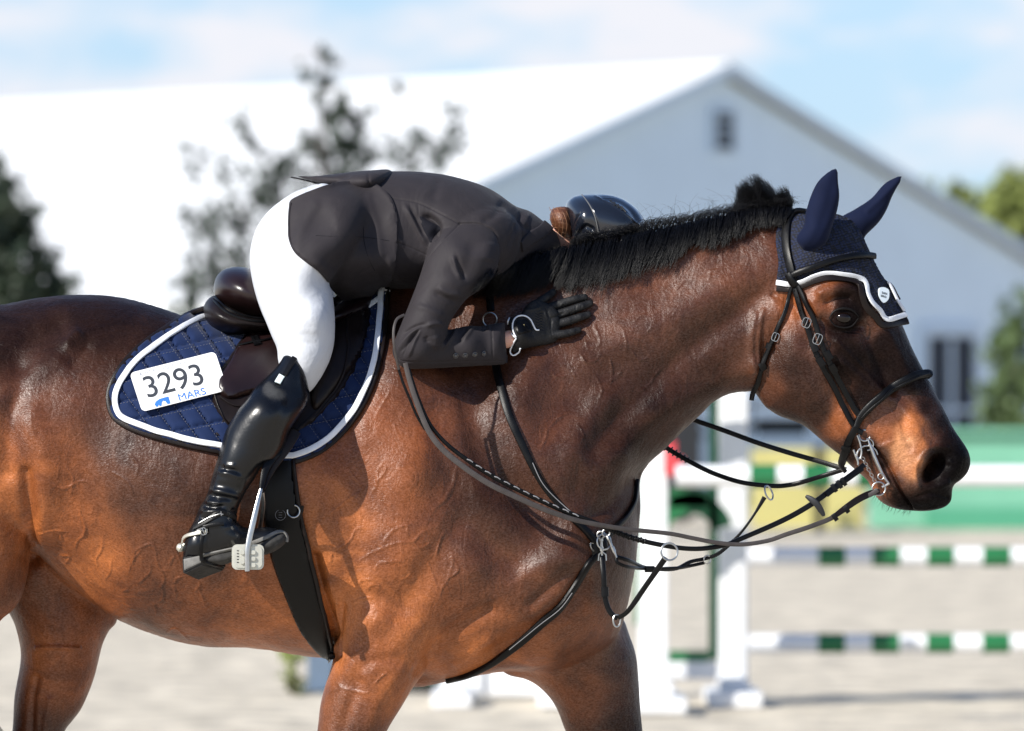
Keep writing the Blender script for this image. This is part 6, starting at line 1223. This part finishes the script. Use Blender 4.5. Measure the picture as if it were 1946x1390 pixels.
def rr_plate(cx, cy, w, h_, r, y0, y1, parent, name, m):
    pr = []
    for (sx, sy, a0) in ((1, 1, 0), (-1, 1, 90), (-1, -1, 180), (1, -1, 270)):
        for q in range(6): a = R(a0 + 18 * q); pr.append((cx + sx * (w / 2 - r) + r * math.cos(a), cy + sy * (h_ / 2 - r) + r * math.sin(a)))
    V = [tuple(at(a, b, y0)) for a, b in pr] + [tuple(at(a, b, y1)) for a, b in pr]; n = len(pr)
    return mesh_obj(name, V, [tuple(range(n)), tuple(range(n, 2 * n))[::-1]] + [(i, (i + 1) % n, n + (i + 1) % n, n + i) for i in range(n)], m, parent, smooth=False)
rr_plate(471, 1059, 61, 48, 10, ysr + .006, ysr + .11, stir, 'tread', M_alu); rr_plate(471, 1059, 54, 41, 8, ysr + .003, ysr + .008, stir, 'tread_face', M_alu)
for (x, y_) in ((460, 1050), (460, 1068), (481, 1050), (481, 1062), (481, 1074)): rr_plate(x, y_, 9, 8, 3, ysr - .002, ysr + .008, stir, 'lug', M_alu)
for i in range(5): rr_plate(452, 1047 + i * 5.5, 4, 1.6, .6, ysr + .002, ysr + .006, stir, 'slot', M_hline)
# ---- glove and hand
gy = lambda a, b: ys(a, b)
def fing(pts, bend_):
    out = []
    for i, (a, b, r) in enumerate(pts): k = i / (len(pts) - 1); out.append((a, b, r, ys(a, b) - .0105 - bend_ * math.sin(k * math.pi) + .002 * (k > .9)))
    return limb(out, 0.0, 1.5, .0022, .95)
y_p = ys(1030, 615)
pal = dict(out=[(966, 614), (972, 604), (985, 602), (996, 588), (1006, 576), (1020, 570), (1040, 577), (1054, 586), (1062, 600), (1064, 625), (1060, 645), (1046, 654), (1020, 659), (1000, 663), (986, 668), (976, 672), (970, 660), (974, 645)], y=y_p, H=[(985, 630, .021), (1010, 615, .020), (1040, 615, .017), (1055, 620, .015)],
    yc=[(980, 635, min(wY + .004, ys(985, 635) - .024) - y_p), (1010, 615, ys(1010, 615) - .020 - y_p), (1045, 612, ys(1045, 612) - .017 - y_p)], e=12, cell=2, b=.006)
gl = [pal, fing([(1036, 590, 9.5), (1064, 580, 8.4), (1088, 572, 7.8), (1110, 567, 7)], .007), fing([(1040, 605, 9.5), (1072, 596, 8.6), (1100, 586, 8), (1120, 579, 7)], .008), fing([(1042, 622, 9), (1074, 614, 8.4), (1098, 606, 7.8), (1117, 600, 6.8)], .008), fing([(1042, 640, 8.5), (1068, 637, 7.8), (1086, 633, 7), (1099, 629, 6)], .006),
      fing([(1006, 592, 11), (1026, 576, 9), (1040, 566, 8), (1051, 557, 7)], .010)]
V, F = blob(gl, .0018, .003, 2, 1)
gs = [fo([(1380, 200), (1400, 270), (1440, 300), (1560, 240)], 3, -.002, ZG), fo([(1500, 200), (1530, 170), (1560, 190)], 2, .0015, ZG), fo([(1560, 230), (1590, 260), (1570, 290)], 1.6, -.0012, ZG), fo([(1640, 190), (1640, 230)], 1.6, -.0012, ZG), fo([(1690, 180), (1690, 220)], 1.4, -.001, ZG), fo([(1600, 320), (1610, 350)], 1.5, -.0012, ZG), fo([(1700, 280), (1700, 310)], 1.5, -.001, ZG), fo([(1580, 440), (1590, 480)], 1.4, -.001, ZG), fo([(1640, 420), (1650, 450)], 1.4, -.001, ZG), fo([(1360, 200), (1380, 300), (1420, 420), (1430, 500)], 4, .002, ZG), fo([(1430, 300), (1420, 400), (1440, 480)], 2.5, -.002, ZG),
      fo([(1180, 220), (1240, 230), (1340, 200)], 3, .0016, ZG), fo([(1290, 140), (1320, 180)], 2, -.0015, ZG)]
for i in range(7):
    y0 = 250 + i * 24; gs += [fo([(1285, y0), (1310, y0 + 14), (1335, y0), (1360, y0 + 14)], 1.3, -.0014, ZG)]
V = sculpt(V, F, gs); glove = mesh_obj('glove', V, F, M_glove, rider); GV = add_bvh(V, F)
for pth in ([(982, 641), (976, 627), (976, 612), (983, 604), (997, 601.5), (1008, 608), (1014, 620), (1018, 628), (1024, 629)], [(972, 602), (967, 613), (969, 627), (980, 641)], [(982, 643), (975, 656), (971, 668), (977, 675), (986, 670), (988, 661)]):
    Q, N = drape(pth, .0025, [GV, JV], 2.5, smooth=4); mesh_obj('white_piping', *tube(Q, .0016, 8), M_cord, glove)
h = hit(994, 618, [GV]); V, F = patch([(980, 622), (981, 610), (992, 606), (1004, 610), (1010, 622), (1010, 630), (996, 634), (984, 636)], .0006, .0018, [GV], 2, 3); mesh_obj('wrist_tab', V, F, M_leb, glove)
c = hit(994, 619)[0] + Vector((0, -.001, 0)); mesh_obj('gold_stud', *box(c, (.0055, .0016, .0048), 0, .0004), mat('gold_metal', (.75, .62, .32), rough=.3, metal=.9), glove)
# far hand, on the other side of the neck
def mir(p): 
    q = dict(p); q['y'] = -p['y']; q['yc'] = [(a, b, -c) for a, b, c in p['yc']]; return q
V, F = blob([mir(p) for p in gl], .003, .003, 2); mesh_obj('glove', V, F, M_glove, rider)
# ---- helmet and bun
HE = [(1074, 398), (1077, 385), (1085, 377), (1096, 372), (1127, 369), (1160, 371), (1180, 377), (1196, 386), (1210, 397), (1222, 411), (1230, 428), (1232, 450), (1222, 470), (1190, 484), (1150, 486), (1110, 480), (1088, 466), (1083, 450), (1078, 425)]
V, F = blob([dict(out=HE, y=.085, H=[(1140, 430, .105), (1200, 430, .09), (1090, 420, .085)], e=30, cell=2)], .003, .005, 3, 1)
V = sculpt(V, F, [([(1108, 370), (1122, 392), (1132, 415), (1138, 440)], 1.6, -.002), ([(1083, 450), (1092, 424), (1104, 404)], 1.4, -.0014), ([(1148, 376), (1176, 382), (1196, 396), (1210, 416)], 5, -.004), ([(1130, 372), (1160, 388), (1190, 408), (1214, 428)], 1.8, .0025), ([(1100, 445), (1112, 432), (1124, 436)], 5, -.006)])
helm = mesh_obj('helmet', V, F, M_helm, rider); HM = add_bvh(V, F)
Q, N = drape([(1106, 371), (1121, 392), (1131, 415), (1137, 442)], .0008, [HM], 3); mesh_obj('seam_piping', *tube(Q, .0013, 6), mat('grey_piping', (.12, .12, .12), rough=.4), helm)
for i in range(4):
    Q, N = drape([(1160 + i * 7, 381 + i * 4), (1168 + i * 7, 392 + i * 4)], .0006, [HM], 3, spl=False); mesh_obj('vent_slot', *ribbon(Q, N, .0035, .0015), M_blk, helm)
V, F = blob([dict(out=[(1046, 404), (1052, 396), (1066, 393), (1080, 396), (1088, 420), (1088, 448), (1080, 453), (1066, 448), (1052, 434), (1045, 418)], y=.06, H=[(1066, 422, .042)], e=20, cell=2)], .0028, .004, 3, 1)
bun = mesh_obj('hair_bun', V, F, M_bun, rider); BN = add_bvh(V, F); net = []
for k in range(6):
    for fl in (0, 1):
        a = [(1044 + k * 7, 394), (1056 + k * 7, 424), (1052 + k * 7, 452)] if fl == 0 else [(1044, 400 + k * 9), (1064, 396 + k * 9), (1086, 402 + k * 9)]
        Q, N = drape(a, .0004, [BN], 2.5); net.append(tube(Q, .00045, 4))
mesh_obj('hair_net', *merge(net), mat('net_thread', (.30, .15, .08), rough=.5), bun)
# ------------------------------------------------------------------ MANE
def crest(px_): return float(np.interp(px_, [900, 960, 1050, 1150, 1250, 1350, 1420, 1470, 1500], [525, 508, 488, 466, 446, 424, 410, 402, 404]))
ml = []; mr_ = []
def hair(p0, p1, p2, p3, n=10): ml.append(bez([p0, p1, p2, p3], n))
low = lambda x: float(np.interp(x, [940, 975, 1010, 1060, 1110, 1160, 1210, 1260, 1320, 1380, 1440, 1485], [560, 562, 556, 552, 548, 544, 530, 504, 482, 462, 440, 425]))
upr = lambda x: float(np.interp(x, [940, 1040, 1090, 1150, 1230, 1300, 1360, 1400, 1440, 1485], [478, 448, 434, 428, 411, 402, 390, 380, 372, 374]))
for i in range(17000):
    x = rng.uniform(925, 1492); cl = math.floor(x / 7.0 + math.sin(x * .05) * 2); rs = np.random.default_rng(int(cl) + 50); q = rs.normal(0, 1, 4)
    layer = rng.uniform(0, 1); L_ = rng.uniform(.25, 1.0) ** .7 if layer < .55 else rng.uniform(.6, 1.08 + .06 * q[0])
    ly = low(x) + q[1] * 5; lean = (-34 if x < 1150 else -22 if x < 1350 else -10) + q[2] * 7 + rng.normal(0, 5); ex = x + lean * L_; ey = crest(x) + (ly - crest(x)) * L_ + rng.normal(0, 3)
    hh = hit(ex, min(ey, 700), [HB, JV] if ex < 1080 else [HB]); y1 = (hh[0].y if hh else -.03)
    hm = hit(x, crest(x) + 12, [HB, JV]) if x < 1080 else None; ym_ = hm[0].y - .012 if hm else 0.0
    y1 -= .003 + .022 * layer * (1.2 - L_ * .5) + rng.uniform(0, .007)
    up_ = (crest(x) - upr(x)) * rng.uniform(.3, 1.0) * (layer * .75 + .3) + 2; fwd = 8 + 5 * q[3] + rng.normal(0, 4)
    p0 = np.array(at(x, crest(x) + 6, rng.normal(-.006, .010))); p1 = np.array(at(x + fwd, crest(x) - up_ * 1.15, min(-.008 - .022 * layer, ym_ - .03 * layer)))
    p2 = np.array(at(x + fwd * .9 + (ex - x) * .35, crest(x) + (ey - crest(x)) * .35 - up_ * .2, min(y1 * .8 - .014 * layer, ym_ - .012))); hair(p0, p1, p2, np.array(at(ex + rng.normal(0, 2), ey, y1)))
for i in range(1500):   # short hairs standing off the crest
    x = rng.uniform(1080, 1490); w = rng.normal(0, 1); up_ = (crest(x) - upr(x)) * rng.uniform(.6, 1.05) + 3; far = rng.uniform(-1, 1) * .02
    p0 = np.array(at(x, crest(x) + 3, far)); p1 = np.array(at(x + 2, crest(x) - up_ * .5, far * 1.5)); p2 = np.array(at(x + 8 + 4 * w, crest(x) - up_, far * 2)); hair(p0, p1, p2, np.array(at(x + 22 + 9 * w, crest(x) - up_ * rng.uniform(.5, 1.0), far * 2.6)))
locks = []
for i in range(26):
    a_ = 1402 + 96 * (i + .5) / 26 + rng.normal(0, 2); locks.append((a_, float(np.interp(a_, [1400, 1412, 1424, 1436, 1448, 1458, 1468, 1480, 1490, 1498], [362, 344, 348, 334, 342, 358, 368, 364, 354, 374])) + rng.normal(0, 4)))
nt0 = len(ml)
for i in range(6500):   # tuft behind the ears, blown up in separate locks
    k_ = rng.integers(0, len(locks)); tx, ty = locks[k_]; rs = np.random.default_rng(900 + int(k_)); o_ = rs.normal(0, 1, 3); sp = rng.normal(0, 1, 3)
    x = np.clip(tx + 2 + o_[1] * 7 + sp[0] * 13, 1380, 1494); far = rng.normal(0, .010); Lh = rng.uniform(.35, 1.0) ** .7
    ex, ey = x + (tx + sp[1] * 3.5 - x) * Lh, crest(x) + (ty + abs(sp[2]) * 5 - crest(x)) * Lh
    p0 = np.array(at(x, crest(x) + 4, far)); p1 = np.array(at(x + 8, crest(x) - 14, far)); p2 = np.array(at(ex + 8 + o_[1] * 4, ey + 14, far + o_[0] * .008)); hair(p0, p1, p2, np.array(at(ex + o_[1] * 3, ey, far + o_[0] * .014)))
for i in range(900):   # longer loose hairs of the tuft
    tx = rng.uniform(1398, 1500); ty = float(np.interp(tx, [1398, 1415, 1436, 1450, 1470, 1490, 1500], [352, 336, 326, 338, 362, 348, 366])) + abs(rng.normal(0, 9)); x = np.clip(tx + rng.normal(4, 14), 1385, 1494); far = rng.normal(0, .012); w = rng.normal(0, 1, 2)
    hair(np.array(at(x, crest(x) + 2, far)), np.array(at(x + 10, crest(x) - 18, far)), np.array(at(tx + 12 + w[0] * 4, ty + 18, far)), np.array(at(tx + w[1] * 4, ty, far + w[0] * .01)))
nt1 = len(ml)
for i in range(90):    # fly-away hairs
    x = rng.uniform(1100, 1480); w = rng.normal(0, 1, 3); far = rng.uniform(-1, 1) * .02; up_ = (crest(x) - upr(x)) + 12
    hair(np.array(at(x, crest(x), far)), np.array(at(x + 4, crest(x) - up_ * .7, far)), np.array(at(x + 14 * w[0], crest(x) - up_ * 1.0, far)), np.array(at(x + 22 * w[1] - 6, crest(x) - up_ * (.9 + .2 * abs(w[2])), far)))
rad_ = .00056 * (0.75 + .5 * rng.uniform(0, 1, len(ml))); rad_[nt0:nt1] *= .62; rad_[nt1:] *= .5
mesh_obj('mane', *strands(ml, rad_), M_hair, horse)
V, F = blob([dict(out=[(930, 550), (960, 510), (1050, 487), (1150, 463), (1250, 443), (1350, 421), (1420, 406), (1470, 399), (1490, 406), (1470, 420), (1380, 442), (1280, 472), (1200, 496), (1120, 512), (1040, 520), (980, 535)], y=-.02, H=[(1000, 510, .03), (1100, 490, .035), (1250, 460, .034), (1400, 423, .025), (1480, 405, .015)], e=30, cell=3)], .004, .01, 3)
mesh_obj('mane_underlayer', V, F, M_hair, horse)
